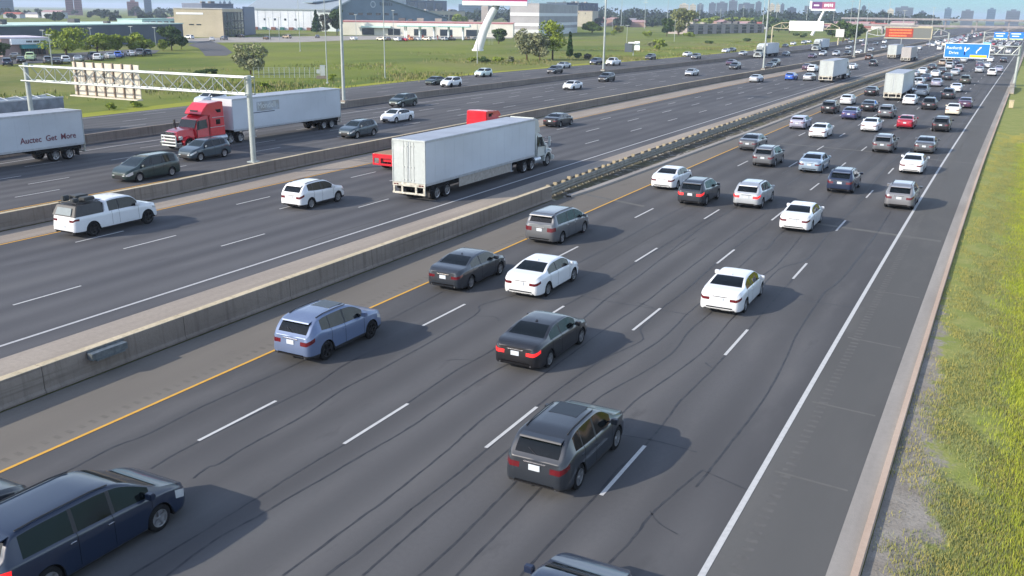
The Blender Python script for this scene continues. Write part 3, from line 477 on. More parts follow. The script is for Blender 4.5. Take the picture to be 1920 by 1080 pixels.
# ================================================================= VEHICLES
def paintmat(name, c, metal=.25, rough=.42): 
    return mat('paint_'+name, c, rough, metal, noise=.04, nscale=1.5, coat=.85, spec=.3)
PC = dict(white=((.6, .61, .62), 0), black=((.009, .009, .011), 0), char=((.017, .021, .028), 0), grey=((.11, .115, .125), .5), greysil=((.2, .2, .21), .5), silver=((.38, .4, .42), .5), steel=((.12, .16, .26), .3),
          navy=((.010, .018, .045), 0), dblue=((.005, .013, .034), 0), bluesil=((.26, .33, .41), .5), lav=((.3, .3, .38), .4), whitegrey=((.5, .52, .54), .2), indigo=((.06, .06, .16), .4), red=((.38, .012, .03), .3), cream=((.66, .6, .48), .1), plum=((.07, .035, .07), .3), mauve=((.22, .17, .2), .3),
          olive=((.05, .055, .04), .3), tan=((.28, .22, .16), .3), brown=((.09, .05, .035), .3), green=((.014, .03, .026), .1), slate=((.035, .055, .07), .15), dgreen=((.02, .035, .032), .4), blue=((.03, .1, .42), .3), ice=((.52, .6, .56), .2), lgrey=((.42, .4, .4), 0), palegreen=((.42, .55, .3), .1), orange=((.6, .2, .05), 0))
PM = {k: paintmat(k, c, m) for k, (c, m) in PC.items()}
GLASS = mat('tinted_glass', (.003, .005, .006), .05, 0, noise=.1, spec=.3)
GLASS2 = mat('windscreen_glass', (.008, .014, .015), .05, 0, noise=.1, spec=.4)
TRIM = mat('black_plastic', (.018, .018, .02), .6, noise=.15); UNDER = mat('underbody', (.012, .012, .012), .9)
TAIL = mat('tail_lamp', (.10, .004, .008), .2, coat=.7, spec=.5); HEADL = mat('head_lamp', (.6, .62, .62), .12, .3, coat=.8)
BRAKE = mat('lit_brake_lamp', (.9, .02, .02), .3, emit=.35)
TYRE = mat('tyre_rubber', (.016, .016, .017), .85, noise=.2, nscale=20); RIM = mat('alloy_rim', (.42, .42, .43), .3, .8); RIMD = mat('dark_alloy', (.03, .03, .032), .4, .6)
CHROME = mat('chrome', (.6, .6, .6), .12, 1); PLATE = mat('plate_white', (.48, .52, .56), .45); DARKIN = mat('wheel_well', (.006, .006, .006), 1)
SEAM = mat('panel_gap', (.008, .008, .009), .9)
def pchip(pts):
    xs = np.array([p[0] for p in pts], float); ys = np.array([p[1] for p in pts], float); h = np.diff(xs); dl = np.diff(ys)/h
    m = np.zeros(len(xs)); 
    for i in range(1, len(xs)-1):
        if dl[i-1]*dl[i] > 0: w1 = 2*h[i]+h[i-1]; w2 = h[i]+2*h[i-1]; m[i] = (w1+w2)/(w1/dl[i-1]+w2/dl[i])
    m[0] = dl[0]; m[-1] = dl[-1]
    def f(x):
        x = min(max(x, xs[0]), xs[-1]); i = min(int(np.searchsorted(xs, x, side='right')-1), len(xs)-2); t = (x-xs[i])/h[i]
        return float((2*t**3-3*t**2+1)*ys[i]+(t**3-2*t*t+t)*h[i]*m[i]+(-2*t**3+3*t*t)*ys[i+1]+(t**3-t*t)*h[i]*m[i+1])
    return f
# y measured from the rear bumper; rg: rear glass (bottom,top), ws: windscreen (top,bottom), sg: side glass pieces
SPEC = {
 'sedan': dict(L=4.82, W=1.84, top=[(0, .93), (.12, 1.03), (.35, 1.09), (.82, 1.13), (1.2, 1.27), (1.62, 1.395), (2.1, 1.44), (2.6, 1.445), (2.95, 1.41), (3.25, 1.28), (3.78, 1.02), (4.2, .93), (4.55, .82), (4.75, .7), (4.82, .6)],
   belt=[(0, .86), (.3, .96), (.9, 1.0), (2, .97), (3.7, .92), (4.3, .82), (4.7, .66), (4.82, .56)], rg=(.84, 1.6), ws=(2.98, 3.76), sg=[(1.12, 1.95), (2.05, 3.35)], ax=(1.05, 3.87), wr=.335, tum=.25, H=.46, low=.2),
 'hatch': dict(L=4.35, W=1.8, top=[(0, .98), (.06, 1.05), (.2, 1.16), (.45, 1.32), (.75, 1.42), (1.5, 1.47), (2.2, 1.46), (2.6, 1.4), (3.3, 1.05), (3.75, .95), (4.15, .82), (4.3, .7), (4.35, .6)],
   belt=[(0, .93), (.12, .99), (.6, 1.02), (2, .98), (3.3, .93), (3.9, .84), (4.25, .66), (4.35, .56)], rg=(.17, .66), ws=(2.5, 3.28), sg=[(.72, 1.5), (1.6, 2.95)], ax=(.78, 3.45), wr=.33, tum=.24, H=.48, low=.2),
 'suv': dict(L=4.66, W=1.88, top=[(0, 1.02), (.06, 1.08), (.13, 1.17), (.44, 1.5), (.66, 1.59), (1.1, 1.665), (2.0, 1.68), (2.5, 1.65), (2.8, 1.57), (3.5, 1.17), (3.9, 1.09), (4.35, .98), (4.58, .84), (4.66, .72)],
   belt=[(0, .96), (.1, 1.02), (.62, 1.18), (1.15, 1.12), (2.1, 1.06), (3.5, 1.03), (4.1, .96), (4.5, .8), (4.66, .68)], rg=(.1, .5), ws=(2.74, 3.5), sg=[(.72, 1.2), (1.25, 2.05), (2.15, 3.2)], ax=(.95, 3.68), wr=.365, tum=.27, H=.58, low=.24, clad=True),
 'van': dict(L=5.15, W=1.98, top=[(0, 1.14), (.04, 1.18), (.1, 1.26), (.3, 1.64), (.46, 1.71), (1.2, 1.745), (2.4, 1.74), (3.0, 1.68), (3.3, 1.58), (4.2, 1.12), (4.5, 1.04), (4.9, .9), (5.1, .76), (5.15, .66)],
   belt=[(0, 1.07), (.1, 1.11), (.4, 1.12), (2.5, 1.06), (4.1, .98), (4.6, .9), (5.0, .74), (5.15, .62)], rg=(.1, .32), ws=(3.2, 4.2), sg=[(.5, 1.75), (1.85, 2.75), (2.85, 3.85)], ax=(1.0, 4.05), wr=.345, tum=.23, H=.64, low=.2),
 'pickup': dict(L=5.9, W=2.03, top=[(0, 1.16), (.05, 1.22), (1.0, 1.23), (1.97, 1.235), (2.02, 1.3), (2.12, 1.72), (2.3, 1.86), (3.0, 1.92), (3.7, 1.9), (4.0, 1.82), (4.55, 1.33), (4.9, 1.26), (5.5, 1.2), (5.8, 1.08), (5.9, .92)],
   belt=[(0, 1.12), (.1, 1.2), (1.9, 1.2), (3, 1.2), (4.5, 1.18), (5.4, 1.1), (5.8, .98), (5.9, .86)], rg=(2.03, 2.13), ws=(3.92, 4.55), sg=[(2.3, 2.95), (3.05, 4.3)], ax=(1.15, 4.95), wr=.42, tum=.2, H=.7, low=.34, bed=True),
}
def car_build(kind, coarse=False):
    """returns dict part -> (verts, faces)"""
    S_ = SPEC[kind]; L, W = S_['L'], S_['W']; top = pchip(S_['top']); belt = pchip(S_['belt']); hw = W/2
    wid = pchip([(0, .77), (.06, .86), (.2, .94), (.55, .99), (1.1, 1), (L-1.1, 1), (L-.6, .975), (L-.25, .89), (L-.08, .76), (L, .64)])
    ys = set([0, .03, .08, .14, .2, .3, .42, L-.01, L-.06, L-.14, L-.25, L-.4, L-.55, L])
    st = .3 if coarse else .13
    y = .5
    while y < L-.5: ys.add(round(y, 3)); y += st
    for a in S_['ax']:
        for q in range(-8, 9): ys.add(round(a+(S_['wr']+.05)*math.sin(q*math.pi/16), 3))
    keys = [*S_['rg'], *S_['ws']]+[v for g in S_['sg'] for v in g]
    ys = [v for v in ys if all(abs(v-k) > .035 for k in keys)]+keys
    ys = sorted(set(round(v, 3) for v in ys)); 
    ys = [v for i, v in enumerate(ys) if i == 0 or v-ys[i-1] > .012 or v in keys]
    lowz = S_['low']; rows = 17
    def sect(y):
        w = hw*wid(y); t = top(y); b = min(belt(y), t-.02); h = t-b; hn = min(1, h/S_['H'])
        zf = lowz+(.10 if y < .25 or y > L-.25 else 0)
        wr_ = w*.955*(1-S_['tum']*hn)
        arc = 0
        for a in S_['ax']:
            rr = S_['wr']+.05
            if abs(y-a) < rr: arc = S_['wr']+math.sqrt(max(0, rr*rr-(y-a)**2))
        zz = lambda z: max(z, arc) if arc else z
        m1 = lowz+.14; m2 = lowz+.3; m3 = b-.07-(.15 if kind == 'suv' else .22 if kind == 'van' else .12)
        P_ = [(0, zf), (.6*w, zf), (.605*w, zz(zf)), (w*.95, zz(zf)), (w*.985, zz(lowz+.06)), (w*1.0, zz(m1)), (w*1.0, zz(min(m2, b-.1))), (w*.992, zz(min(m3, b-.08))), (w*.985, zz(b-.07)), (w*.955, b),
              (w*.95*(1-.1*S_['tum']*hn), b+.05*h), (w*.955*(1-.88*S_['tum']*hn), b+.86*h), (wr_, b+.93*h), (wr_*.93, b+.965*h), (wr_*(.83 if kind in ('suv', 'van', 'hatch') and y < 1 else .86), b+.98*h), (wr_*.45, b+.995*h), (0, t)]
        return P_
    def yoff(y, z):      # tuck under the bumpers and lean the ends
        t = y/L; r = (1-t)**10; f = t**14
        q = .10*max(0, (.42-z)/.3)
        return r*(q+.05*max(0, z-.6)/.4)-f*(q+.10*max(0, z-.55)/.4)
    grid = [[(x, y+yoff(y, z)-L/2, z) for x, z in sect(y)] for y in ys]
    nS = len(ys)
    parts = {}
    def put(part, q):
        v, f = parts.setdefault(part, ([], {}))
        ids = []
        for p in q:
            kx = tuple(round(c, 4) for c in p)
            if kx not in f: f[kx] = len(v); v.append(kx)
            if f[kx] not in ids: ids.append(f[kx])
        if len(ids) >= 3: parts[part][1].setdefault('F', []).append(tuple(ids))
    def cls(i, j, side):
        y0, y1 = ys[i], ys[i+1]; ym = (y0+y1)/2
        if j == 0: return 'underbody'
        if j in (1, 2): return 'wheel_well'
        if j == 10:
            for n, (a, b) in enumerate(S_['sg']):
                if a-.001 <= y0 and y1 <= b+.001: return f'side_window{side}{n}'
            if S_['sg'][0][0] < ym < S_['sg'][-1][1]: return f'pillar_trim{side}{sum(g[1] < ym for g in S_["sg"])}'
        if j >= 14 or (j == 13 and False):
            if S_['rg'][0]-.001 <= y0 and y1 <= S_['rg'][1]+.001: return 'rear_window'
            if S_['ws'][0]-.001 <= y0 and y1 <= S_['ws'][1]+.001: return 'windscreen'
        if S_.get('clad') and j in (3, 4) : return 'lower_trim'
        if j == 3: return 'lower_trim'
        if j == 7 and y1 <= .31 and side: return f'tail_lamp{side}'
        if j == 7 and y0 >= L-.56 and y1 <= L-.02: return f'head_lamp{side}'
        return 'body'
    for i in range(nS-1):
        for j in range(rows-1):
            a, b, c_, d = grid[i][j], grid[i+1][j], grid[i+1][j+1], grid[i][j+1]
            put(cls(i, j, 'R'), [a, b, c_, d])
            m = lambda p: (-p[0], p[1], p[2])
            put(cls(i, j, 'L'), [m(d), m(c_), m(b), m(a)])
    # end caps, split sideways so that lamps can be read off
    fr = [0, .45, .62, .8, 1]
    for e, g in ((0, grid[0]), (1, grid[-1])):
        for j in range(rows-1):
            for k in range(4):
                for sx in (1, -1):
                    q = [(g[j][0]*fr[k]*sx, g[j][1], g[j][2]), (g[j][0]*fr[k+1]*sx, g[j][1], g[j][2]), (g[j+1][0]*fr[k+1]*sx, g[j+1][1], g[j+1][2]), (g[j+1][0]*fr[k]*sx, g[j+1][1], g[j+1][2])]
                    if (sx == 1) == (e == 1): q = q[::-1]
                    sd = 'R' if sx == 1 else 'L'
                    part = 'body'
                    if j <= 3: part = 'lower_trim'
                    if e == 0 and j == 7 and k >= 2: part = 'tail_lamp'+sd
                    if e == 1 and j == 7 and k >= 2: part = 'head_lamp'+sd
                    if e == 1 and j in (5, 6, 7) and k < 2: part = 'grille'
                    if e == 1 and j == 4: part = 'grille'
                    if S_.get('clad') and j == 4: part = 'lower_trim'
                    put(part, q)
    return {k: (v[0], v[1].get('F', [])) for k, v in parts.items()}, grid, ys, S_
PARTMAT = dict(body=None, underbody=UNDER, wheel_well=DARKIN, pillar_trim=TRIM, rear_window=GLASS, windscreen=GLASS2, lower_trim=TRIM, tail_lamp=TAIL, head_lamp=HEADL, grille=TRIM, side_window=GLASS)
def wheel_mesh(r, w, rimm, dual=False):
    n = 22
    t = MB(); t.lathe([(-w/2, r*.66), (-w/2*.98, r*.86), (-w/2*.7, r*.985), (0, r), (w/2*.7, r*.985), (w/2*.98, r*.86), (w/2, r*.66), (w*.3, r*.62), (-w*.3, r*.62), (-w/2, r*.66)], n=n)
    rm = MB(); rm.lathe([(w*.47, r*.67), (w*.44, r*.60), (w*.12, r*.58), (w*.1, 0.001)], n=n)
    rm.lathe([(w*.47, .001), (w*.47, r*.13), (w*.3, r*.15)], n=10)
    for k in range(5):
        a = k*2*math.pi/5+.3
        p0 = Vector((w*.38, r*.1*math.cos(a), r*.1*math.sin(a))); p1 = Vector((w*.42, r*.62*math.cos(a), r*.62*math.sin(a)))
        tn = Vector((0, -math.sin(a), math.cos(a)))
        v = [p0-tn*r*.07, p0+tn*r*.07, p1+tn*r*.10, p1-tn*r*.10]; v2 = [q+Vector((-w*.16, 0, 0)) for q in v]
        rm.add(v+v2, [(0, 1, 2, 3), (4, 7, 6, 5), (0, 3, 7, 4), (1, 5, 6, 2)])
    return t.mesh('tyre', smooth=40, mats=[TYRE]), rm.mesh('rim', smooth=30, mats=[rimm])
def f2m(name, vf, m, smooth=42):
    me = bpy.data.meshes.new(name); me.from_pydata(vf[0], [], vf[1]); me.materials.append(m)
    bm = bmesh.new(); bm.from_mesh(me); bmesh.ops.remove_doubles(bm, verts=bm.verts, dist=.0008); bmesh.ops.dissolve_degenerate(bm, dist=.0005, edges=bm.edges); bm.to_mesh(me); bm.free()
    me.shade_smooth(); me.set_sharp_from_angle(angle=R(smooth)); return me
def strip_on(grid, i, j0, j1, off, w=.008, sides=(1, -1)):
    """thin raised line following section i from row j0 to j1"""
    mb = MB()
    for sx in sides:
        for j in range(j0, j1):
            a = grid[i][j]; b = grid[i][j+1]
            q = [((a[0]+off)*sx, a[1]-w, a[2]), ((a[0]+off)*sx, a[1]+w, a[2]), ((b[0]+off)*sx, b[1]+w, b[2]), ((b[0]+off)*sx, b[1]-w, b[2])]
            mb.add(q, [(0, 1, 2, 3)])
    return mb
PROTO = {}
def car_proto(kind, opts=()):
    key = (kind, tuple(sorted(opts)))
    if key in PROTO: return PROTO[key]
    parts, grid, ys, S_ = car_build(kind); L, W = S_['L'], S_['W']
    lst = []      # (name, mesh, matrix offset, paintable, children)
    for k, vf in parts.items():
        nm = k.rstrip('LR0123456789') if k.startswith(('side_window', 'tail_lamp', 'head_lamp', 'pillar_trim')) else k
        nm = nm.rstrip('LR')
        m = PARTMAT.get(nm) or TRIM
        if nm == 'tail_lamp' and 'brake' in opts: m = BRAKE
        if nm == 'body': m = PM['white']
        if 'darktrim' in opts and nm == 'lower_trim': m = TRIM
        lst.append((nm, f2m(nm, vf, m), (0, 0, 0), nm == 'body', []))
    ty, rm = wheel_mesh(S_['wr'], .22 if kind != 'pickup' else .27, RIMD if 'darkrim' in opts else RIM)
    for a in S_['ax']:
        for sx in (1, -1):
            lst.append(('wheel', ty, (sx*(W/2-.125), a-L/2, S_['wr'], 0 if sx == 1 else math.pi), False, [('rim', rm)]))
    # door gaps and handles
    sg = S_['sg']; mids = [(sg[i][1]+sg[i+1][0])/2 for i in range(len(sg)-1)]
    cuts = [sg[-1][1]+.02]+mids[-2:]+([sg[0][0]+.12] if kind in ('sedan', 'hatch', 'pickup') else [])
    for c_ in cuts:
        i = min(range(len(ys)), key=lambda q: abs(ys[q]-c_))
        for sd in (1, -1): lst.append(('door_gap', strip_on(grid, i, 5, 10, .003, .008, (sd,)).mesh('door_gap', mats=[SEAM], recalc=False), (0, 0, 0), False, []))
    bz = pchip(S_['belt'])
    for c_ in mids[-2:]:
        for sx in (1, -1):
            mb = MB(); y = c_-.02-L/2-.2; mb.box(W/2*.985, W/2*.985+.03, y, y+.17, bz(c_)-.14, bz(c_)-.11)
            if sx == -1: mb.v = [(-a, b, c) for a, b, c in mb.v]
            lst.append(('door_handle', mb.mesh('door_handle', mats=[CHROME if 'darktrim' not in opts else TRIM], bevel=.008), (0, 0, 0), kind != 'van', []))
    # mirrors
    ym = sg[-1][1]-L/2-.12; zb = bz(sg[-1][1])+.06
    for sx in (1, -1):
        mb = MB(); mb.prism([(ym-.09, zb-.01), (ym+.02, zb-.03), (ym+.1, zb+.05), (ym+.04, zb+.16), (ym-.09, zb+.15)], 0.1)
        mb.v = [(a+W/2+.10, b, c) for a, b, c in mb.v]; mb.box(W/2*.9, W/2+.03, ym-.02, ym+.04, zb, zb+.05)
        if sx == -1: mb.v = [(-a, b, c) for a, b, c in mb.v]
        lst.append(('wing_mirror', mb.mesh('wing_mirror', mats=[PM['white']], bevel=.02, smooth=50), (0, 0, 0), True, []))
    # plates
    zpl = {'sedan': .72, 'hatch': .72, 'suv': .82, 'van': .86, 'pickup': .66}[kind]
    mb = MB(); mb.box(-.165, .165, -.022, 0, zpl-.08, zpl+.085); yo = .05*max(0, zpl-.6)/.4
    lst.append(('number_plate', mb.mesh('number_plate', mats=[PLATE], bevel=.006), (0, -L/2+yo-.004, 0), False, []))
    if kind != 'pickup':
        mb = MB(); mb.box(-.32, .32, -.016, .02, zpl+.115, zpl+.145)
        lst.append(('plate_garnish', mb.mesh('plate_garnish', mats=[CHROME], bevel=.005), (0, -L/2+yo, 0), False, []))
    mb = MB()
    for sx in (-1, 1): mb.tube((sx*W*.33, -L/2-.01, .3), (sx*W*.33, -L/2+.2, .3), .035, n=8)
    lst.append(('exhaust', mb.mesh('exhaust', mats=[CHROME]), (0, .03, 0), False, []))
    mb = MB(); mb.box(-W*.3, W*.3, -.012, .03, .36, .40) ; lst.append(('bumper_line', mb.mesh('bumper_line', mats=[SEAM]), (0, -L/2, 0), False, []))
    if kind in ('suv', 'van', 'hatch'):
        tp = pchip(S_['top']); yr = S_['rg'][1]
        mb = MB(); zt = tp(yr); wr_ = W/2*.955*(1-S_['tum'])*.93
        mb.prism([(yr-L/2-.16, zt-.06), (yr-L/2+.1, zt-.0), (yr-L/2+.12, zt+.02), (yr-L/2-.14, zt-.01)], wr_)
        lst.append(('roof_spoiler', mb.mesh('roof_spoiler', mats=[PM['white']], bevel=.012), (0, 0, 0), True, []))
        mb = MB(); mb.tube((0, S_['rg'][0]-L/2+.06, tp(S_['rg'][0])+.01), (-.26, S_['rg'][0]-L/2+.12, tp(S_['rg'][0]+.1)+.03), .008, n=5)
        lst.append(('rear_wiper', mb.mesh('rear_wiper', mats=[TRIM]), (0, -.02, 0), False, []))
    if kind in ('suv', 'van'):
        tp = pchip(S_['top']); y0 = S_['rg'][1]+.25; y1 = S_['ws'][0]-.3
        for sx in (1, -1):
            mb = MB(); x = sx*W/2*.955*(1-S_['tum'])*.92; N = 5
            for q in range(N):
                a = y0+(y1-y0)*q/N; b = y0+(y1-y0)*(q+1)/N
                mb.tube((x, a-L/2, tp(a)+.01), (x, b-L/2, tp(b)+.01), .018, n=6)
            lst.append(('roof_rail', mb.mesh('roof_rail', mats=[TRIM]), (0, 0, 0), False, []))
    if kind == 'sedan':
        tp = pchip(S_['top'])
        mb = MB(); mb.prism([(-.08, 0), (.05, .0), (0, .06)], .03); lst.append(('roof_antenna', mb.mesh('roof_antenna', mats=[PM['white']]), (0, 1.75-L/2, tp(1.75)), True, []))
    if 'sunroof' in opts:
        tp = pchip(S_['top']); mb = MB(); a = S_['ws'][0]-1.0; mb.box(-.42, .42, a-L/2, a+.8-L/2, tp(a+.4)-.02, tp(a+.4)+.004)
        lst.append(('sunroof', mb.mesh('sunroof', mats=[GLASS]), (0, 0, 0), False, []))
    PROTO[key] = (lst, S_); return PROTO[key]
LOW = {}
def car_low(kind):
    if kind in LOW: return LOW[kind]
    parts, grid, ys, S_ = car_build(kind, True); L, W = S_['L'], S_['W']; mb = MB(); mats = [PM['white'], GLASS, TRIM, TAIL, HEADL, TYRE, PLATE]
    for k, vf in parts.items():
        n = k.rstrip('LR0123456789'); 
        mb.cur = {'body': 0, 'side_window': 1, 'rear_window': 1, 'windscreen': 1, 'tail_lamp': 3, 'head_lamp': 4}.get(n, 2); mb.add(vf[0], vf[1])
    mb.cur = 5
    for a in S_['ax']:
        for sx in (1, -1): mb.lathe([(-.1, .01), (-.1, S_['wr']), (.1, S_['wr']), (.1, .01)], n=12, c=(sx*(W/2-.11), a-L/2, S_['wr']))
    mb.cur = 6; mb.box(-.17, .17, -L/2-.02, -L/2, .66, .8)
    mb.cur = 0
    for sx in (1, -1): y = S_['sg'][-1][1]-L/2-.1; mb.box(min(sx*(W/2), sx*(W/2+.2)), max(sx*(W/2), sx*(W/2+.2)), y, y+.12, pchip(S_['belt'])(S_['sg'][-1][1])+.02, pchip(S_['belt'])(S_['sg'][-1][1])+.17)
    me = mb.mesh('car_shell', mats=mats); 
    bm = bmesh.new(); bm.from_mesh(me); bmesh.ops.remove_doubles(bm, verts=bm.verts, dist=.001); bm.to_mesh(me); bm.free()
    me.shade_smooth(); me.set_sharp_from_angle(angle=R(40))
    LOW[kind] = (me, S_); return LOW[kind]
def setmat(o, i, m):
    o.material_slots[i].link = 'OBJECT'; o.material_slots[i].material = m
NAME = dict(sedan='sedan', hatch='hatchback_car', suv='suv_car', van='minivan', pickup='pickup_truck')
CATN = dict(sedan='car', hatch='car', suv='car', van='van', pickup='truck')
def place_car(kind, colr, x, y, rz, label, group, lod=0, opts=(), z=0, scale=None, cat=None):
    if lod:
        me, S_ = car_low(kind); o = bpy.data.objects.new(NAME[kind], me); col.objects.link(o); setmat(o, 0, PM[colr]); e = o
        e.location = (x, y, z); e.rotation_euler = (0, 0, rz)
    else:
        lst, S_ = car_proto(kind, opts); e = empty(NAME[kind], (x, y, z), rz)
        for nm, me, off, paint_, ch in lst:
            o = bpy.data.objects.new(nm, me); col.objects.link(o); o.parent = e; o.location = off[:3]
            if len(off) == 4: o.rotation_euler = (0, 0, off[3])
            if paint_: setmat(o, 0, PM[colr])
            for cn, cm in ch: c = bpy.data.objects.new(cn, cm); col.objects.link(c); c.parent = o
    if scale: e.scale = scale
    tag(e, label, cat or CATN[kind], group); return e
# ----------------------------------------------------------------- trucks
ROOFG = mat('roof_sheet_grey', (.27, .3, .35), .6, noise=.15, nscale=.6)
RODM = mat('rod_grey', (.45, .46, .44), .5, .1)
TW = mat('trailer_white', (.48, .51, .55), .4, .1, noise=.12, nscale=.5, stretch=(1, .3, .6), detail=6); TALU = mat('trailer_aluminium', (.42, .44, .47), .35, .5, noise=.12); TRED = mat('truck_red', (.5, .012, .025), .28, .1, coat=.8); TGR = mat('trailer_grey', (.33, .31, .3), .5, noise=.1)
DIRTY = mat('dirty_bumper_white', (.42, .4, .34), .6, noise=.45, nscale=4); WOODD = mat('deck_timber', (.3, .2, .14), .9, noise=.3, nscale=3, stretch=(6, .3, 1)); TPALE = mat('truck_white', (.42, .45, .44), .3, .05, coat=.6)
BEIGE = mat('skirt_beige', (.3, .27, .24), .6, noise=.2)
def txt(name, s, size, m, parent, loc, rot, depth=.004, sx=1, bold=.0):
    cu = bpy.data.curves.new(name, 'FONT'); cu.body = s; cu.size = size; cu.align_x = 'CENTER'; cu.align_y = 'CENTER'; cu.extrude = depth; cu.offset = bold; cu.resolution_u = 2
    o = bpy.data.objects.new(name, cu); col.objects.link(o); bpy.context.view_layer.update()
    me = bpy.data.meshes.new_from_object(o.evaluated_get(bpy.context.evaluated_depsgraph_get())); bpy.data.objects.remove(o)
    me.materials.clear(); o = mkobj(name, me, m, parent); o.location = loc; o.rotation_euler = rot; o.scale = (sx, 1, 1); return o
_tw = None
def add_wheels(root, y, r=.5, dual=True, steer=False, W=2.5):
    global _tw
    if _tw is None: _tw = (wheel_mesh(.5, .27, RIM), wheel_mesh(.5, .56, RIM))
    (ty, rm) = _tw[0] if not dual else _tw[1]
    for sx in (1, -1):
        w = .27 if not dual else .56
        o = bpy.data.objects.new('wheel', ty); col.objects.link(o); o.parent = root; o.location = (sx*(W/2-w/2), y, r); o.rotation_euler = (0, 0, 0 if sx == 1 else math.pi)
        c = bpy.data.objects.new('rim', rm); col.objects.link(c); c.parent = o
def trailer_parts(e, L=16.15, m=TW, skirt=None, base=1.12, H=4.11, slider=True, doors=True):
    mb = MB(); w = 1.3
    mb.box(-w, w, 0, L, base+.12, H)
    b = mb.build('trailer_box', m, e, bevel=.03)
    mb = MB(); mb.box(-w+.08, w-.08, .1, L-.1, H, H+.02); mb.build('roof_sheet', ROOFG, e)
    mb = MB()
    for sx in (-1, 1): mb.box(sx*w-.03 if sx > 0 else -w-.015, w+.015 if sx > 0 else -w+.03, 0.05, L-.05, base, base+.18); mb.box(sx*w-.03 if sx > 0 else -w-.012, w+.012 if sx > 0 else -w+.03, 0.02, L-.02, H-.13, H+.012)
    mb.build('side_rail', TALU, e, bevel=.008)
    # thin vertical post lines along the panels
    mb = MB(); y = 1.22
    while y < L-.5:
        for sx in (-1, 1): mb.box(sx*w+(0 if sx > 0 else -.006), sx*w+(.006 if sx > 0 else 0), y-.03, y+.03, base+.2, H-.15)
        y += 1.22
    tag(mb.build('panel_seam', m, e), kind='stuff')
    if doors:
        for sx in (-1, 1):
            mb = MB(); mb.box(min(sx*.03, sx*(w-.07)), max(sx*.03, sx*(w-.07)), -.035, 0, base+.16, H-.1); d = mb.build('rear_door', TPALE if m is TW else m, e, bevel=.01)
            for q in (.14, .4):
                mb = MB(); mb.tube((sx*q, -.05, base+.15), (sx*q, -.05, H-.12), .012, n=6); 
                for z in (base+.35, base+1.2, H-.4): mb.box(sx*q-.05, sx*q+.05, -.085, -.03, z-.03, z+.03)
                mb.build('lock_rod', RODM, d)
            mb = MB()
            for z in (base+.4, base+1.0, base+1.7, base+2.4, H-.3): mb.box(min(sx*(w-.2), sx*(w+.005)), max(sx*(w-.2), sx*(w+.005)), -.05, -.01, z-.025, z+.025)
            mb.build('hinge', TALU, d)
        mb = MB(); mb.box(-w, w, -.07, -.002, H-.1, H+.02); 
        for sx in (-1, 1): mb.box(min(sx*(w-.07), sx*(w+.012)), max(sx*(w-.07), sx*(w+.012)), -.07, -.002, base, H-.1)
        mb.build('rear_frame', TPALE if m is TW else m, e, bevel=.008)
    mb = MB(); mb.box(-w, w, -.09, -.0, base-.1, base+.15)
    for x in (-1.2, -.55, .55, 1.2): mb.box(x-.07, x+.07, -.07, .02, .56, base-.1)
    mb.box(-w, w, -.1, .03, .5, .62); mb.build('rear_bumper', DIRTY, e, bevel=.01)
    for x in (-1.1, -.9, .9, 1.1):
        mb = MB(); mb.box(x-.07, x+.07, -.11, -.09, base-.02, base+.06); mb.build('tail_lamp', TAIL, e)
    mb = MB(); mb.box(-.4, .4, .2, L-.3, base-.2, base+.1); mb.box(-1.2, 1.2, .3, 4.6, base-.35, base-.05); mb.build('chassis', UNDER, e)
    for y in (1.5, 2.8): add_wheels(e, y)
    for sx in (-1, 1):
        mb = MB(); mb.box(sx*.95-.3, sx*.95+.3, .55, .58, .25, base-.1); mb.build('mud_flap', TRIM, e)
        mb = MB(); mb.box(sx*.8-.06, sx*.8+.06, L-3.3, L-3.1, .35, base); mb.box(sx*.8-.15, sx*.8+.15, L-3.4, L-3.0, .3, .36); mb.build('landing_leg', TALU, e)
        if skirt: mb = MB(); mb.box(sx*1.22-.015, sx*1.22+.015, 4.4, L-4.0, .45, base+.02); mb.build('side_skirt', skirt, e)
    return b
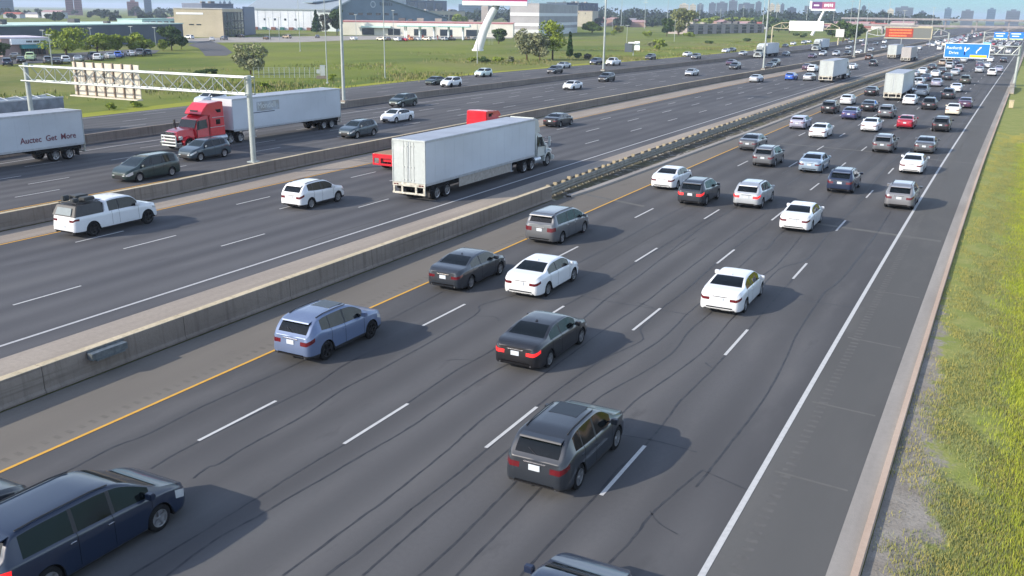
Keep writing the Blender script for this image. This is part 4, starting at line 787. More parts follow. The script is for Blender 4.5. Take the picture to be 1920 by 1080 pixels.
def tractor_parts(e, y0, m=TRED, sleeper=True, hoodL=2.0, fairing=True, topz=4.05):
    """y0: back of the cab. grows forward. returns nose y"""
    cab = 1.75; sl = 1.9 if sleeper else .35; yb = y0; yc = y0+sl; yw = yc+cab; w = 1.16; top = topz if fairing else 3.0
    if sleeper:
        mb = MB(); mb.prism([(yb, .95), (yc, .95), (yc, 2.85), (yc+.9, 3.0), (yc+.55, 3.45), (yc-.1, top-.1), (yb+.35, top), (yb, top-.03)], [w, w, w, w*.93, w*.9, w*.87, w*.87, w*.9])
        b = mb.build('sleeper', m, e, bevel=.06, smooth=30)
        for sx in (-1, 1):
            mb = MB(); mb.box(sx*(w*1.0)-.008, sx*(w*1.0)+.012, yb+.6, yb+1.15, 2.0, 2.45); mb.build('sleeper_window', GLASS, b)
            mb = MB(); mb.box(sx*(w*.93)-.03, sx*(w*.93)+.02, yb+.4, yb+1.1, 3.05, 3.35); mb.build('sleeper_window', GLASS, b)
        mb = MB(); mb.box(-.45, .45, yc+.62, yc+.74, 3.12, 3.34); mb.build('fairing_vent', TRIM, b)
        for z in (1.75, 2.62):
            mb = MB(); 
            for sx in (-1, 1): mb.box(sx*w*1.0-.004, sx*w*1.0+.008, yb+.02, yc-.02, z, z+.05)
            mb.build('pale_stripe', TALU, b)
    else:
        if fairing:
            mb = MB(); mb.prism([(yb, 2.9), (yc+1.0, 2.9), (yc+.55, 3.95), (yb-.1, top+.15), (yb-.1, 2.9)], [w*.9, w*.85, w*.85, w*.95, w*.95]); mb.build('roof_fairing', m, e, bevel=.04)
    mb = MB(); mb.prism([(yc-.02, .95), (yw-.1, .95), (yw+.05, 1.75), (yw-.45, 2.62), (yc+.35, 2.95), (yc-.02, 2.98)], [w, w, w*.97, w*.85, w*.82, w*.88]); cabo = mb.build('cab', m, e, bevel=.04, smooth=30)
    # windscreen and side glass stand 1 cm proud
    mb = MB(); n = Vector((0, .87, .5)).normalized()*.012
    p = [(-w*.88, yw+.03, 1.83), (w*.88, yw+.03, 1.83), (w*.8, yw-.38, 2.55), (-w*.8, yw-.38, 2.55)]; p2 = [tuple(Vector(q)+n*1.6) for q in p]
    mb.add(p+p2, [(0, 1, 2, 3), (4, 7, 6, 5), (0, 4, 5, 1), (1, 5, 6, 2), (2, 6, 7, 3), (3, 7, 4, 0)]); mb.build('windscreen', GLASS2, cabo)
    for sx in (-1, 1):
        mb = MB(); q = [(yc+.3, 1.8), (yw-.2, 1.72), (yw-.5, 2.5), (yc+.3, 2.55)]
        xs = [w+.01, w*.985+.012, w*.88+.014, w*.9+.012]
        a = [(sx*(xs[i]), *q[i]) for i in range(4)]; b_ = [(sx*(xs[i]-.03), *q[i]) for i in range(4)]
        mb.add(a+b_, [(0, 1, 2, 3), (4, 7, 6, 5), (0, 4, 5, 1), (1, 5, 6, 2), (2, 6, 7, 3), (3, 7, 4, 0)]); mb.build('side_window', GLASS, cabo)
        mb = MB(); mb.box(sx*w-.02, sx*w+.02, yc+.1, yc+.12, 1.0, 2.7); mb.box(sx*w-.02, sx*w+.02, yw-.15, yw-.13, 1.0, 1.75); mb.build('door_gap', SEAM, cabo)
        mb = MB(); mb.tube((sx*w*.95, yw-.1, 2.4), (sx*(w+.32), yw-.0, 2.45), .02, n=6); mb.tube((sx*w*.97, yw-.05, 1.75), (sx*(w+.32), yw, 1.8), .02, n=6); mb.box(sx*(w+.3)-.09, sx*(w+.3)+.09, yw-.06, yw+.06, 1.75, 2.5)
        mb.build('wing_mirror', TRIM if m is TRED else TPALE, e, bevel=.02)
        mb = MB(); mb.tube((sx*.98, yb-.1, .72), (sx*.98, yw-1.1, .72), .3, n=14); mb.build('fuel_tank', TALU, e, smooth=40)
    yn = yw+hoodL
    mb = MB(); mb.prism([(yw-.1, 1.0), (yn-.1, .95), (yn+.0, 1.25), (yn-.1, 1.62), (yn-.5, 1.78), (yw-.05, 1.92)], [.98, .8, .74, .7, .72, .92]); hood = mb.build('hood', m, e, bevel=.07, smooth=40)
    for sx in (-1, 1):   # wheel fenders
        mb = MB(); pr_ = []; cy = yn-1.15
        for k in range(9):
            a = math.pi*k/8; pr_.append((cy+.72*math.cos(a), .55+.72*math.sin(a)))
        pr_ = [(cy+.72, .5)]+pr_+[(cy-.72, .5), (cy-.6, .5)]+[(cy+.6*math.cos(a), .55+.6*math.sin(a)) for a in [math.pi*k/8 for k in range(8, -1, -1)]]+[(cy+.6, .5)]
        mb.prism(pr_, .2); mb.v = [(x+sx*1.03, y, z) for x, y, z in mb.v]; mb.build('fender', m, e)
        mb = MB(); mb.box(sx*.93-.16, sx*.93+.16, yn-.5, yn-.22, 1.02, 1.32); mb.build('head_lamp', HEADL, e, bevel=.04)
    mb = MB(); mb.box(-.52, .52, yn-.12, yn+.03, .82, 1.62); g = mb.build('grille', TRIM, e, bevel=.04)
    mb = MB()
    for k in range(5): z = .9+k*.15; mb.box(-.5, .5, yn+.0, yn+.06, z, z+.05)
    for sx in (-1, 1): mb.box(sx*.52-.04, sx*.52+.04, yn-.05, yn+.06, .8, 1.64)
    mb.box(-.56, .56, yn-.1, yn+.06, 1.6, 1.67); mb.build('chrome_surround', CHROME, g, bevel=.01)
    mb = MB(); mb.prism([(yn-.3, .4), (yn+.12, .42), (yn+.14, .78), (yn-.3, .82)], 1.2); mb.build('front_bumper', CHROME if m is TRED else m, e, bevel=.05)
    if m is TRED:     # moose bar
        mb = MB()
        for z in (.5, .78, 1.06, 1.34): mb.tube((-.85, yn+.12, z), (.85, yn+.12, z), .08, n=8)
        for x in (-.85, .85): mb.tube((x, yn+.12, .45), (x, yn+.12, 1.4), .06, n=8)
        mb.tube((-.5, yn+.12, .6), (-.5, yn-.1, .6), .04, n=6); mb.tube((.5, yn+.12, .6), (.5, yn-.1, .6), .04, n=6); mb.build('bull_bar', TPALE, e, smooth=40)
    mb = MB(); mb.box(-.45, .45, yb-2.4, yn-.4, .62, .92); mb.build('chassis', UNDER, e)
    add_wheels(e, yn-1.15, dual=False, W=2.35)
    for y in (yb-.55, yb-1.85): add_wheels(e, y, W=2.45)
    return yn+.14
def semi(name, x, y, rz, label, group, m=TW, tm=TPALE, L=16.15, skirt=None, anchor='rear', sleeper=True, H=4.11, hoodL=1.75, gap=.9, shortover=4.0):
    e = empty(name, (0, 0, 0), rz); tag(e, label, 'truck', group)
    trailer_parts(e, L, m, skirt, H=H)
    yn = tractor_parts(e, L+gap, tm, sleeper, hoodL)
    f = Vector((-math.sin(rz), math.cos(rz), 0)); o = Vector((x, y, 0))
    if anchor == 'nose': o -= f*yn
    e.location = o; e['len'] = yn; del e['len']; return e
# ----------------------------------------------------------------- place every vehicle
GN = {'1': 'vehicles on the nearest carriageway', '2': 'vehicles on the second carriageway', '3': 'oncoming vehicles on the third carriageway', '4': 'oncoming vehicles on the fourth carriageway'}
CWN = {'1': 'nearest', '2': 'second', '3': 'third', '4': 'fourth'}
WORD = dict(char='charcoal', grey='grey', greysil='grey silver', steel='steel blue', navy='navy', bluesil='blue grey', lav='pale lavender', whitegrey='off-white', indigo='indigo', plum='plum', dblue='dark blue', ice='pale green-white', lgrey='grey', slate='slate', dgreen='dark green', palegreen='pale green', mauve='mauve')
ORD = ['first', 'second', 'third', 'fourth', 'fifth', 'sixth', 'seventh', 'eighth', 'ninth', 'tenth', 'eleventh', 'twelfth', 'thirteenth', 'fourteenth', 'fifteenth', 'sixteenth', 'seventeenth', 'eighteenth', 'nineteenth', 'twentieth', 'twenty-first', 'twenty-second', 'twenty-third', 'twenty-fourth', 'twenty-fifth', 'twenty-sixth', 'twenty-seventh', 'twenty-eighth', 'twenty-ninth', 'thirtieth', 'thirty-first', 'thirty-second', 'thirty-third', 'thirty-fourth', 'thirty-fifth', 'thirty-sixth']
HERO = {0: 'dark SUV straddling the dashed line at the bottom centre of the road', 1: 'black sedan with brake lamps lit red and pale plate', 2: 'steel blue crossover with black wheel arches beside the yellow line',
 3: 'white sedan with black rear window behind the charcoal sedan', 4: 'charcoal sedan just ahead of the steel blue crossover in the left lane', 5: 'grey minivan just inside the yellow line left of the middle', 6: 'white sedan alone in the fourth lane with slim red tail lamps',
 7: 'white sedan beside the yellow line just ahead of a charcoal SUV', 8: 'charcoal SUV with a red tail lamp strip beside a white sedan', 9: 'silver SUV with tall red tail lamps right of a charcoal SUV', 10: 'white sedan nearest behind the navy SUV in the fourth lane', 11: 'grey silver SUV in the rightmost lane touching its own long shadow', 12: 'navy SUV between the blue grey sedan and the grey silver SUV', 13: 'white sedan in the rightmost lane ahead of the grey silver SUV'}
OPT = {0: ('sunroof',), 1: ('brake',), 2: ('darkrim', 'darktrim', 'sunroof'), 4: ('darktrim',), 5: (), 8: ('brake',), 9: ('brake',)}
lanes1 = [(-21.5, 'leftmost lane'), (-17.8, 'second lane from left'), (-14, 'middle lane'), (-10, 'fourth lane from left'), (-6.4, 'rightmost lane')]
lanes2 = [(-45.1, 'leftmost lane'), (-42, 'second lane from left'), (-38.3, 'third lane from left'), (-34.2, 'rightmost lane')]
def lane_of(sec, x, y):
    d = (x-Cv(y))/(1-al(y)); ls = lanes1 if sec == '1' else lanes2
    return min(ls, key=lambda q: abs(q[0]-d))[1]
cnt = {}; TN = {'suv': 'SUV', 'van': 'minivan', 'hatch': 'hatchback', 'pickup': 'pickup', 'sedan': 'sedan'}
order = sorted(range(len(VEH)), key=lambda i: VEH[i][4])
for i in order:
    sec, t, c_, x, y = VEH[i]
    k = sec+(lane_of(sec, x, y) if sec in '12' else ''); cnt[k] = cnt.get(k, 0)+1; n = ORD[cnt[k]-1]
    h = head(y); 
    tn = TN.get(t, 'truck'); w_ = WORD.get(c_, c_)
    if sec in '12': lab = f"{w_} {tn}, {n} from the camera in the {lane_of(sec, x, y)} of the {CWN[sec]} road"
    else: lab = f"{w_} {tn}, {n} oncoming vehicle from the camera on the {CWN[sec]} road"
    if i in HERO: lab = HERO[i]
    rz = h if sec in '12' else h+math.pi; f = Vector((-math.sin(h), math.cos(h)))
    if t in SPEC:
        L_ = SPEC[t]['L']; lod = (y > 135) if sec in '12' else (y > 120)
        opts = OPT.get(i, ())
        if t == 'pickup' and sec == '2': continue
        z = 0
        place_car(t, c_, x+f.x*L_/2, y+f.y*L_/2, rz, lab, GN[sec], 1 if lod else 0, opts)
    elif t == 'T': semi('semi_truck', x, y, rz, lab, GN[sec], m=TW if c_ == 'white' else TGR, L=14.6)
    elif t == 'Tsemi': semi('semi_truck', x, y, rz, lab, GN[sec], m=TW, L=14.6, anchor='nose')
    elif t == 'Tbox': semi('semi_truck', x, y, rz, lab, GN[sec], m=TW, L=9.0, gap=.4, sleeper=False)
    elif t == 'trail':
        semi('semi_truck', -34.65+Cv(y), 52.0, rz, 'white semi truck with plain white box trailer in the rightmost lane of the second road', GN[sec], m=TW, skirt=BEIGE, sleeper=False, hoodL=1.5, gap=.25)
    elif t == 'redtruck':
        e = semi('semi_truck', -65.6+Cv(y), y+.2, rz, 'bright red sleeper semi truck with chrome bumper hauling a pale box trailer towards the camera', GN[sec], m=TW, tm=TRED, anchor='nose', hoodL=2.0)
        sg = MB(); sg.box(-1.312, -1.3, 9.7, 12.9, 2.75, 3.65); pn = sg.build('printed_panel', mat('printed_panel', (.26, .24, .18), .6, c2=(.36, .4, .44), nscale=1.2), e)
        txt('panel_lettering', 'Mondell', .8, mat('faded_lettering', (.55, .57, .55), .6), e, (-1.318, 11.5, 3.25), (R(90), 0, R(-90)))
        mb = MB(); mb.box(-1.31, -1.3, 10.4, 13.6, 2.6, 2.68); mb.build('printed_stripe', mat('navy_print', (.05, .06, .1), .6), e)
    elif t == 'flat':
        e = empty('flatbed_truck', (x, y, 0), rz); tag(e, 'red flatbed semi truck with bare timber deck half hidden behind the white trailer', 'truck', GN[sec])
        mb = MB(); mb.box(-1.3, 1.3, 0, 13.8, 1.1, 1.3); mb.box(-.5, .5, .1, 13.6, .7, 1.1); mb.build('flatbed_frame', TRED, e, bevel=.01)
        for q in range(12): mb = MB(); xx = -1.24+q*.207; mb.box(xx, xx+.19, .05, 13.7, 1.3, 1.345); mb.build('deck_plank', WOODD, e)
        mb = MB(); mb.box(-1.3, 1.3, -.08, 0, .98, 1.32); mb.box(-.7, -.5, -.08, 0, .5, 1); mb.box(.5, .7, -.08, 0, .5, 1); mb.box(-1.3, 1.3, -.09, .02, .42, .58); mb.box(-1.3, -1.15, -.07, 0, .5, 1); mb.box(1.15, 1.3, -.07, 0, .5, 1); mb.build('rear_bumper', TRED, e, bevel=.01)
        for yy in (1.3, 2.7): add_wheels(e, yy)
        tractor_parts(e, 14.3, TRED, True, 1.9, topz=3.6)
# white pickup with black canopy
y = 33.45; h = head(y); e = place_car('pickup', 'white', -44.95+Cv(y)-math.sin(h)*2.95, y+2.95, h, 'white crew cab pickup with black bed canopy and loaded roof rack', GN['2'], 0, ('darkrim', 'darktrim'), cat='truck')
mb = MB(); mb.prism([(-2.88, 1.22), (-.95, 1.23), (-.98, 1.84), (-2.62, 1.78)], [.93, .93, .78, .78]); cp = mb.build('bed_canopy', mat('canopy_black', (.03, .03, .032), .55, noise=.2), e, bevel=.03)
mb = MB(); mb.add([(-.62, -2.86, 1.3), (.62, -2.86, 1.3), (.56, -2.69, 1.68), (-.56, -2.69, 1.68), (-.62, -2.9, 1.3), (.62, -2.9, 1.3), (.56, -2.73, 1.68), (-.56, -2.73, 1.68)], [(0, 1, 2, 3), (4, 7, 6, 5), (0, 4, 5, 1), (1, 5, 6, 2), (2, 6, 7, 3), (3, 7, 4, 0)]); mb.build('canopy_window', mat('canopy_pane', (.17, .2, .2), .15), cp)
mb = MB()
for yy in (-2.5, -1.1): mb.tube((-.72, yy, 1.92), (.72, yy, 1.92), .025, n=6)
for sx in (-1, 1): mb.tube((sx*.72, -2.55, 1.92), (sx*.72, -1.0, 1.92), .02, n=6); mb.tube((sx*.7, -2.5, 1.8), (sx*.7, -2.5, 1.92), .02, n=5); mb.tube((sx*.7, -1.1, 1.8), (sx*.7, -1.1, 1.92), .02, n=5)
mb.build('canopy_rack', TRIM, e)
for nm, b in (('storage_case', (-.6, .05, -2.0, -1.15, 1.94, 2.2)), ('storage_case', (.1, .62, -1.9, -1.2, 1.94, 2.14)), ('jerry_can', (-.55, -.3, -2.5, -2.1, 1.94, 2.25)), ('jerry_can', (.1, .4, -2.45, -2.05, 1.94, 2.12))):
    mb = MB(); mb.box(*b); o = mb.build(nm, mat('case_black', (.03, .034, .036), .6, noise=.3, nscale=3), e, bevel=.04)
# dark blue minivan cut off by the left edge, car behind it, car at the bottom edge
h = head(13); place_car('van', 'dblue', -17.78, 12.72, h, 'dark blue minivan cut by the bottom left corner with a lit red lamp', GN['1'], 0, ('brake',))
place_car('sedan', 'char', -21.15, 11.0, h, 'dark car at the left edge mostly hidden behind the dark blue minivan', GN['1'])
place_car('sedan', 'navy', -6.45, 14.75, h, 'dark blue sedan cut by the bottom edge, only its roof in view', GN['1'])
# left-edge trailers
y = 54; h = head(y)+math.pi
e = semi('semi_truck', -69.9+Cv(y), y, h, 'white box trailer with dark red italic lettering leaving at the left edge', GN['3'], H=3.95)
txt('side_lettering', 'Auctec  Get  More', .66, mat('lettering_maroon', (.13, .03, .05), .6), e, (-1.318, 3.3, 1.95), (R(90), 0, R(-90)), sx=1.0, bold=.01)
e = empty('dump_truck', P(-85.8, 64.6), head(64)+math.pi); tag(e, 'grey open-top dump trailer with rounded sides behind the lettered trailer', 'truck', GN['4'])
mb = MB(); N = 9; L_ = 12.5
for yy in (0, L_):
    for k in range(N): a = math.pi+math.pi*k/(N-1); mb.v.append((1.28*math.cos(a), yy, 2.15+.95*math.sin(a)))
    mb.v += [(1.28, yy, 3.45), (-1.28, yy, 3.45)]
n_ = N+2
for k in range(n_): mb.f.append((k, (k+1) % n_, (k+1) % n_+n_, k+n_)); mb.mi.append(0)
mb.f += [tuple(range(n_)), tuple(range(n_, 2*n_))]; mb.mi += [0, 0]; mb.build('dump_body', mat('dull_grey_steel', (.2, .23, .27), .45, .5, noise=.25, nscale=1.2), e, smooth=40)
mb = MB()
for sx in (-1, 1): mb.box(sx*1.28-.06, sx*1.28+.06, 0, L_, 3.42, 3.55)
mb.build('top_rail', TALU, e); 
for k in range(7): mb = MB(); yy = .8+k*1.7; mb.tube((-1.2, yy, 3.55), (0, yy, 3.78), .03, n=5); mb.tube((1.2, yy, 3.55), (0, yy, 3.78), .03, n=5); mb.build('tarp_bow', TALU, e)
mb = MB(); mb.box(-.5, .5, 0, L_, .75, 1.25); mb.build('chassis', UNDER, e)
for yy in (1.3, 2.6): add_wheels(e, yy)
tractor_parts(e, L_+.8, TPALE, False, 1.8)
# dense traffic far ahead
r2 = random.Random(5)
far = []
for ln, offs, h0 in ((lanes1, 0, 0), (lanes2, 0, 0)):
    for d0, _ in ln:
        s = 470+r2.random()*20
        while s < 900: far.append((d0+r2.uniform(-.3, .3), s, 0)); s += r2.uniform(14, 34)
for d0 in (-59, -63, -66.5, -70): 
    s = 440+r2.random()*30
    while s < 900: far.append((d0-1.5, s, 1)); s += r2.uniform(22, 60)
for d0 in (-80, -84, -88):
    s = 470+r2.random()*30
    while s < 900: far.append((d0-1.5, s, 1)); s += r2.uniform(25, 70)
cols_ = ['white', 'white', 'silver', 'grey', 'black', 'char', 'white', 'silver', 'navy', 'red', 'mauve', 'lav', 'cream']
far = far[:150]
for d, s, opp in far:
    q = P(d, s); place_car(r2.choice(['sedan', 'suv', 'sedan', 'suv', 'van']), r2.choice(cols_), q[0], q[1], head(s)+(math.pi if opp else 0),
        'tiny car in the dense oncoming traffic far down the highway' if opp else 'tiny car in the dense departing traffic far down the highway', 'distant oncoming traffic' if opp else 'distant departing traffic', 1)
# ================================================================= GANTRIES, SIGNS, POLES
GS = mat('gantry_galvanised', (.34, .37, .355), .45, .35, noise=.12, nscale=1.5); GT = mat('gantry_tan', (.45, .4, .28), .55, .2, noise=.15)
SB = mat('sign_back_aluminium', (.5, .46, .38), .55, .1, noise=.12, nscale=2); RUST = mat('sign_bracket', (.3, .24, .19), .8, noise=.3)
def truss(e, a, b, m, hgt=1.15, dep=.9, n=12, r=.075, arch=0):
    """tri/box truss from a to b (top chord ends)"""
    a = Vector(a); b = Vector(b); d = (b-a); L = d.length; d.normalize(); side = Vector((-d.y, d.x, 0)); up_ = Vector((0, 0, 1))
    def pt(t, s_, dn): return a+d*(L*t)+side*(s_*dep/2)-up_*(dn*hgt)
    mb = MB(); t0, t1 = 0, 1
    for s_ in (-1, 1):
        for dn in (0, 1): mb.tube(pt(t0, s_, dn), pt(t1, s_, dn), r, n=8)
    mb.build('chord', m, e, smooth=40)
    mb = MB()
    for s_ in (-1, 1):
        for i in range(n):
            mb.tube(pt(i/n, s_, i % 2), pt((i+1)/n, s_, (i+1) % 2), r*.5, n=6)
            if i % 2 == 0: mb.tube(pt(i/n, s_, 0), pt(i/n, s_, 1), r*.42, n=6)
    for i in range(n+1):
        for dn in (0, 1): mb.tube(pt(i/n, -1, dn), pt(i/n, 1, dn), r*.42, n=6)
    for i in range(n): mb.tube(pt(i/n, -1, 0), pt((i+1)/n, 1, 0), r*.4, n=6)
    mb.build('lattice', m, e, smooth=40)
def post(e, base, top, r, m, r2=None, n=14):
    mb = MB(); mb.tube(base, top, r, r2, n=n); mb.build('post', m, e, smooth=50)
    mb = MB(); b = Vector(base); mb.box(b.x-r*1.7, b.x+r*1.7, b.y-r*1.7, b.y+r*1.7, b.z-.02, b.z+.06); mb.build('base_plate', m, e)
# near-left gantry across the third carriageway, its sign seen from behind
gy = 55.0; pa = P(-50.95, gy); pb = P(-76.9, gy+.4); e = empty('sign_gantry', (0, 0, 0)); tag(e, 'pale lattice gantry over the third road with its sign seen from behind', 'gantry')
post(e, (pa[0], pa[1], .93), (pa[0], pa[1], 7.45), .21, GS); post(e, (pb[0], pb[1], .85), (pb[0], pb[1], 7.45), .21, GS)
truss(e, (pa[0]+.1, pa[1], 7.3), (pb[0]-.1, pb[1], 7.2), GS, 1.25, 1.0, 16, .07)
dv = Vector((pb[0]-pa[0], pb[1]-pa[1], 0)); 
def onspan(t, off=0, z=0): return Vector((pa[0]+dv.x*t-off*dv.y/dv.length*-1*0, pa[1]+dv.y*t, z))
s0_, s1_ = .487, .793
cx0 = pa[0]+dv.x*s0_; cx1 = pa[0]+dv.x*s1_; yy = gy+.95
mb = MB(); mb.box(cx1, cx0, yy, yy+.05, 5.0, 7.7); pn = mb.build('sign_panel', SB, e)
for q in range(7):
    xx = cx1+(cx0-cx1)*(q+.35)/7; mb = MB(); mb.box(xx-.06, xx+.06, yy-.12, yy, 4.95, 7.75); mb.build('sign_bracket', RUST, pn)
mb = MB(); mb.box(cx1-.1, cx0+.1, yy-.5, yy+.1, 4.86, 4.95); mb.build('sign_walkway', SB, e)
# cantilever gantry with the blue sign
BX, BY = 1.26, 199.25
e = empty('cantilever_gantry', (BX, BY, 0)); tag(e, 'cantilever gantry on a concrete foot carrying a bright blue exit sign', 'gantry')
SBLUE = mat('sign_blue', (.01, .17, .75), .45); SWHT = mat('sign_white', (.8, .82, .84), .45); SYEL = mat('sign_yellow', (.75, .5, .02), .45)
post(e, (0, 0, .3), (.1, 0, 7.7), .28, GS, .24)
for o in list(e.children): pass
truss(e, (0, 0, 7.5), (-12.5, 0, 7.55), GS, 1.5, .9, 10, .1)
mb = MB(); mb.box(-15.4, -7.7, -.62, -.55, 5.2, 7.85); pn = mb.build('sign_panel', SBLUE, e)
mb = MB()
for a in ((-15.4, -7.7, 5.2, 5.3), (-15.4, -7.7, 7.75, 7.85), (-15.4, -15.3, 5.3, 7.75), (-7.8, -7.7, 5.3, 7.75)): mb.box(a[0], a[1], -.635, -.62, a[2], a[3])
mb.build('sign_border', SWHT, pn)
txt('sign_lettering', 'Renforth', .74, SWHT, pn, (-13.75, -.63, 6.98), (R(90), 0, 0)); txt('sign_lettering', 'Drive', .74, SWHT, pn, (-13.75, -.63, 6.1), (R(90), 0, 0))
def arrow(x, z, both):
    mb = MB(); y = -.634
    def seg(a, b, w=.085):
        a = Vector((a[0], y, a[1])); b = Vector((b[0], y, b[1])); d = (b-a).normalized(); n = Vector((-d.z, 0, d.x))*w
        mb.quad(a-n, b-n, b+n, a+n)
    if both:
        seg((x, z-.75), (x, z+.5)); mb.add([(x-.2, y, z+.45), (x+.2, y, z+.45), (x, y, z+.8)], [(0, 1, 2)])
    seg((x, z-.75 if both else z-.5), (x, z-.1)); seg((x, z-.15), (x+.5, z+.42)); mb.add([(x+.35, y, z+.52), (x+.62, y, z+.28), (x+.75, y, z+.68)], [(0, 1, 2)])
    mb.build('sign_arrow', SWHT, pn, recalc=False)
arrow(-11.9, 6.45, True); arrow(-9.9, 6.6, False)
mb = MB(); mb.box(-10.95, -8.1, -.64, -.62, 5.36, 5.8); mb.build('yellow_exit_tab', SYEL, pn)
mb = MB(); mb.box(-9.0, -7.7, -.64, -.55, 7.85, 8.1); mb.build('exit_number_tab', mat('tab_teal', (.1, .4, .5), .5), pn)
pn.location.x += 2.9; [setattr(o, 'location', o.location+Vector((2.9, 0, 0))) for o in e.children if o.name.startswith('exit_number')]
f = MB(); f.prism([(-12, 0), (6, 0), (6, .95), (-3, .95), (-12, .25)], .35); o = f.build('concrete_plinth', wallmat('plinth_concrete', (.3, .27, .22), (.38, .34, .28)), None, bevel=.03); o.location = (BX-.25, BY-3.3, 0); tag(o, 'sloping concrete plinth at the foot of the blue sign gantry', 'barrier')
mb = MB(); mb.box(-.3, .3, -.3, .3, 0, 1.0); mb.box(-.36, .36, -.36, .36, 1.0, 1.1); o = mb.build('terminal_block', wallmat('block_tan', (.42, .36, .24), (.5, .44, .3)), None, bevel=.03); o.location = (-.6+Cv(155), 155, 0); tag(o, 'small tan terminal block on the verge before the blue sign gantry', 'block')
# message board gantry
def portal(x0, y0, x1, y1, zp, zt, label, m=GS):
    e = empty('sign_gantry', (x0, y0, 0), math.atan2(y1-y0, x1-x0)); L = math.hypot(x1-x0, y1-y0); tag(e, label, 'gantry')
    post(e, (0, 0, 0), (0, 0, zp), .3, m, n=10); post(e, (L, 0, 0), (L, 0, zp), .3, m, n=10)
    a, b = L*.13, L*.87
    truss(e, (a, 0, zt), (b, 0, zt), m, 2.5, 1.0, 10, .13)
    for X_, q_ in ((0, a), (L, b)):
        mb = MB()
        for s_ in (-.5, .5): mb.tube((X_, 0, zp), (q_, s_, zt), .13, n=8); mb.tube((X_, 0, zp-.6), (q_, s_, zt-2.5), .13, n=8)
        mb.build('haunch', m, e, smooth=40)
    return e, L
e, L = portal(-44.6, 350, -19.0, 350, 7.6, 8.8, 'arched gantry with an orange and grey message board over the second road')
AMB = mat('amber_display', (.26, .028, .012), .6, emit=.05); AMB2 = mat('amber_text', (1, .14, .04), .5, emit=.55)
mb = MB(); mb.box(5.8, 20.2, -1.0, -.2, 5.75, 9.0); bd = mb.build('message_board', mat('board_grey', (.13, .14, .13), .7), e)
mb = MB(); mb.box(6.0, 14.6, -1.03, -1.0, 5.95, 8.8); mb.build('amber_panel', AMB, bd)
mb = MB(); rr = random.Random(2)
for k, z in enumerate((8.25, 7.35, 6.45)):
    x = 7.2
    while x < (14.0 if k < 2 else 12.5):
        w_ = rr.uniform(.35, .5); mb.box(x, x+w_*.7, -1.045, -1.03, z-.2, z+.2); x += w_
mb.build('amber_pixels', AMB2, bd)
mb = MB()
for a in ((5.6, 20.4, 9.0, 9.25), (5.6, 20.4, 5.5, 5.75)): mb.box(a[0], a[1], -1.1, -.1, a[2], a[3])
mb.box(16, 20.4, -1.1, -.1, 9.3, 9.6); mb.box(20.2, 20.5, -1.1, -.1, 5.7, 9.3); mb.build('board_frame', GT, bd)
e, L = portal(-99, 452, -69.5, 452, 7.6, 9.3, 'distant arched gantry with a blank white sign over the fourth road', GT)
mb = MB(); mb.box(7.6, 22.6, -.9, -.5, 6.0, 10.2); mb.build('sign_panel', SWHT, e)
mb = MB(); mb.box(28.2, 31.8, -.8, -.4, 3.6, 7.0); mb.build('side_sign', mat('sign_greyed', (.5, .5, .47), .6), e)
# far gantry with three blue panels at the right edge
e = empty('sign_gantry', (P(-13.5, 330)[0], 330, 0)); tag(e, 'far gantry at the right edge carrying a row of blue panels', 'gantry')
post(e, (0, 0, 0), (0, 0, 8.6), .25, GS, n=8); post(e, (22, 0, 0), (22, 0, 8.6), .25, GS, n=8); truss(e, (0, 0, 8.3), (22, 0, 8.3), GS, 1.3, .8, 10, .1)
for k in range(4):
    mb = MB(); x = 2.6+k*4.3; mb.box(x, x+3.7, -.6, -.5, 6.7, 8.5); mb.build('sign_panel', SBLUE, e); mb = MB(); mb.box(x, x+3.7, -.61, -.5, 6.35, 6.66); mb.build('exit_tab', mat('tab_lime', (.5, .6, .3), .5), e)
mb = MB()
for k in range(4): x = 2.9+k*4.3; mb.box(x, x+2.6, -.615, -.6, 7.9, 8.15); mb.box(x+.3, x+2.2, -.615, -.6, 7.2, 7.45)
mb.build('sign_text_bars', SWHT, e)
# poles
for (x, y), kd, lab in POLES:
    z0 = .9 if kd == 'mast' else 0; H_ = 32 if kd == 'mast' else 17; r_ = .22 if kd == 'mast' else .11
    nm = 'high_mast_light' if kd == 'mast' else 'street_lamp'; e = empty(nm, (x, y, 0)); tag(e, ('tall pale lighting mast ' if kd == 'mast' else 'slim pale lamp post ')+lab, 'lamp post')
    mb = MB(); mb.tube((0, 0, z0), (0, 0, H_), r_, r_*.45, n=12); mb.build('pole', GS, e, smooth=50)
    mb = MB(); mb.box(-r_*1.8, r_*1.8, -r_*1.8, r_*1.8, z0-.02, z0+.12); mb.build('base_plate', GS, e)
    if kd == 'mast':
        mb = MB()
        for k in range(8): a = k*math.pi/4; mb.tube((0, 0, H_), (1.5*math.cos(a), 1.5*math.sin(a), H_-.1), .05, n=5); mb.box(1.5*math.cos(a)-.3, 1.5*math.cos(a)+.3, 1.5*math.sin(a)-.3, 1.5*math.sin(a)+.3, H_-.35, H_-.1)
        mb.build('lamp_ring', GS, e)
        mb = MB(); mb.box(-.45, .45, -.35, .35, z0, z0+.35); mb.build('footing', CW, e)
    else:
        mb = MB(); mb.tube((0, 0, H_-.3), (-2.2, 0, H_+.2), .05, n=6); mb.box(-2.9, -2.1, -.15, .15, H_+.1, H_+.28); mb.build('lamp_arm', GS, e)
lrank = {i: k for k, i in enumerate(sorted(range(len(LAMPS)), key=lambda i: math.atan2(LAMPS[i][0][0], LAMPS[i][0][1])))}
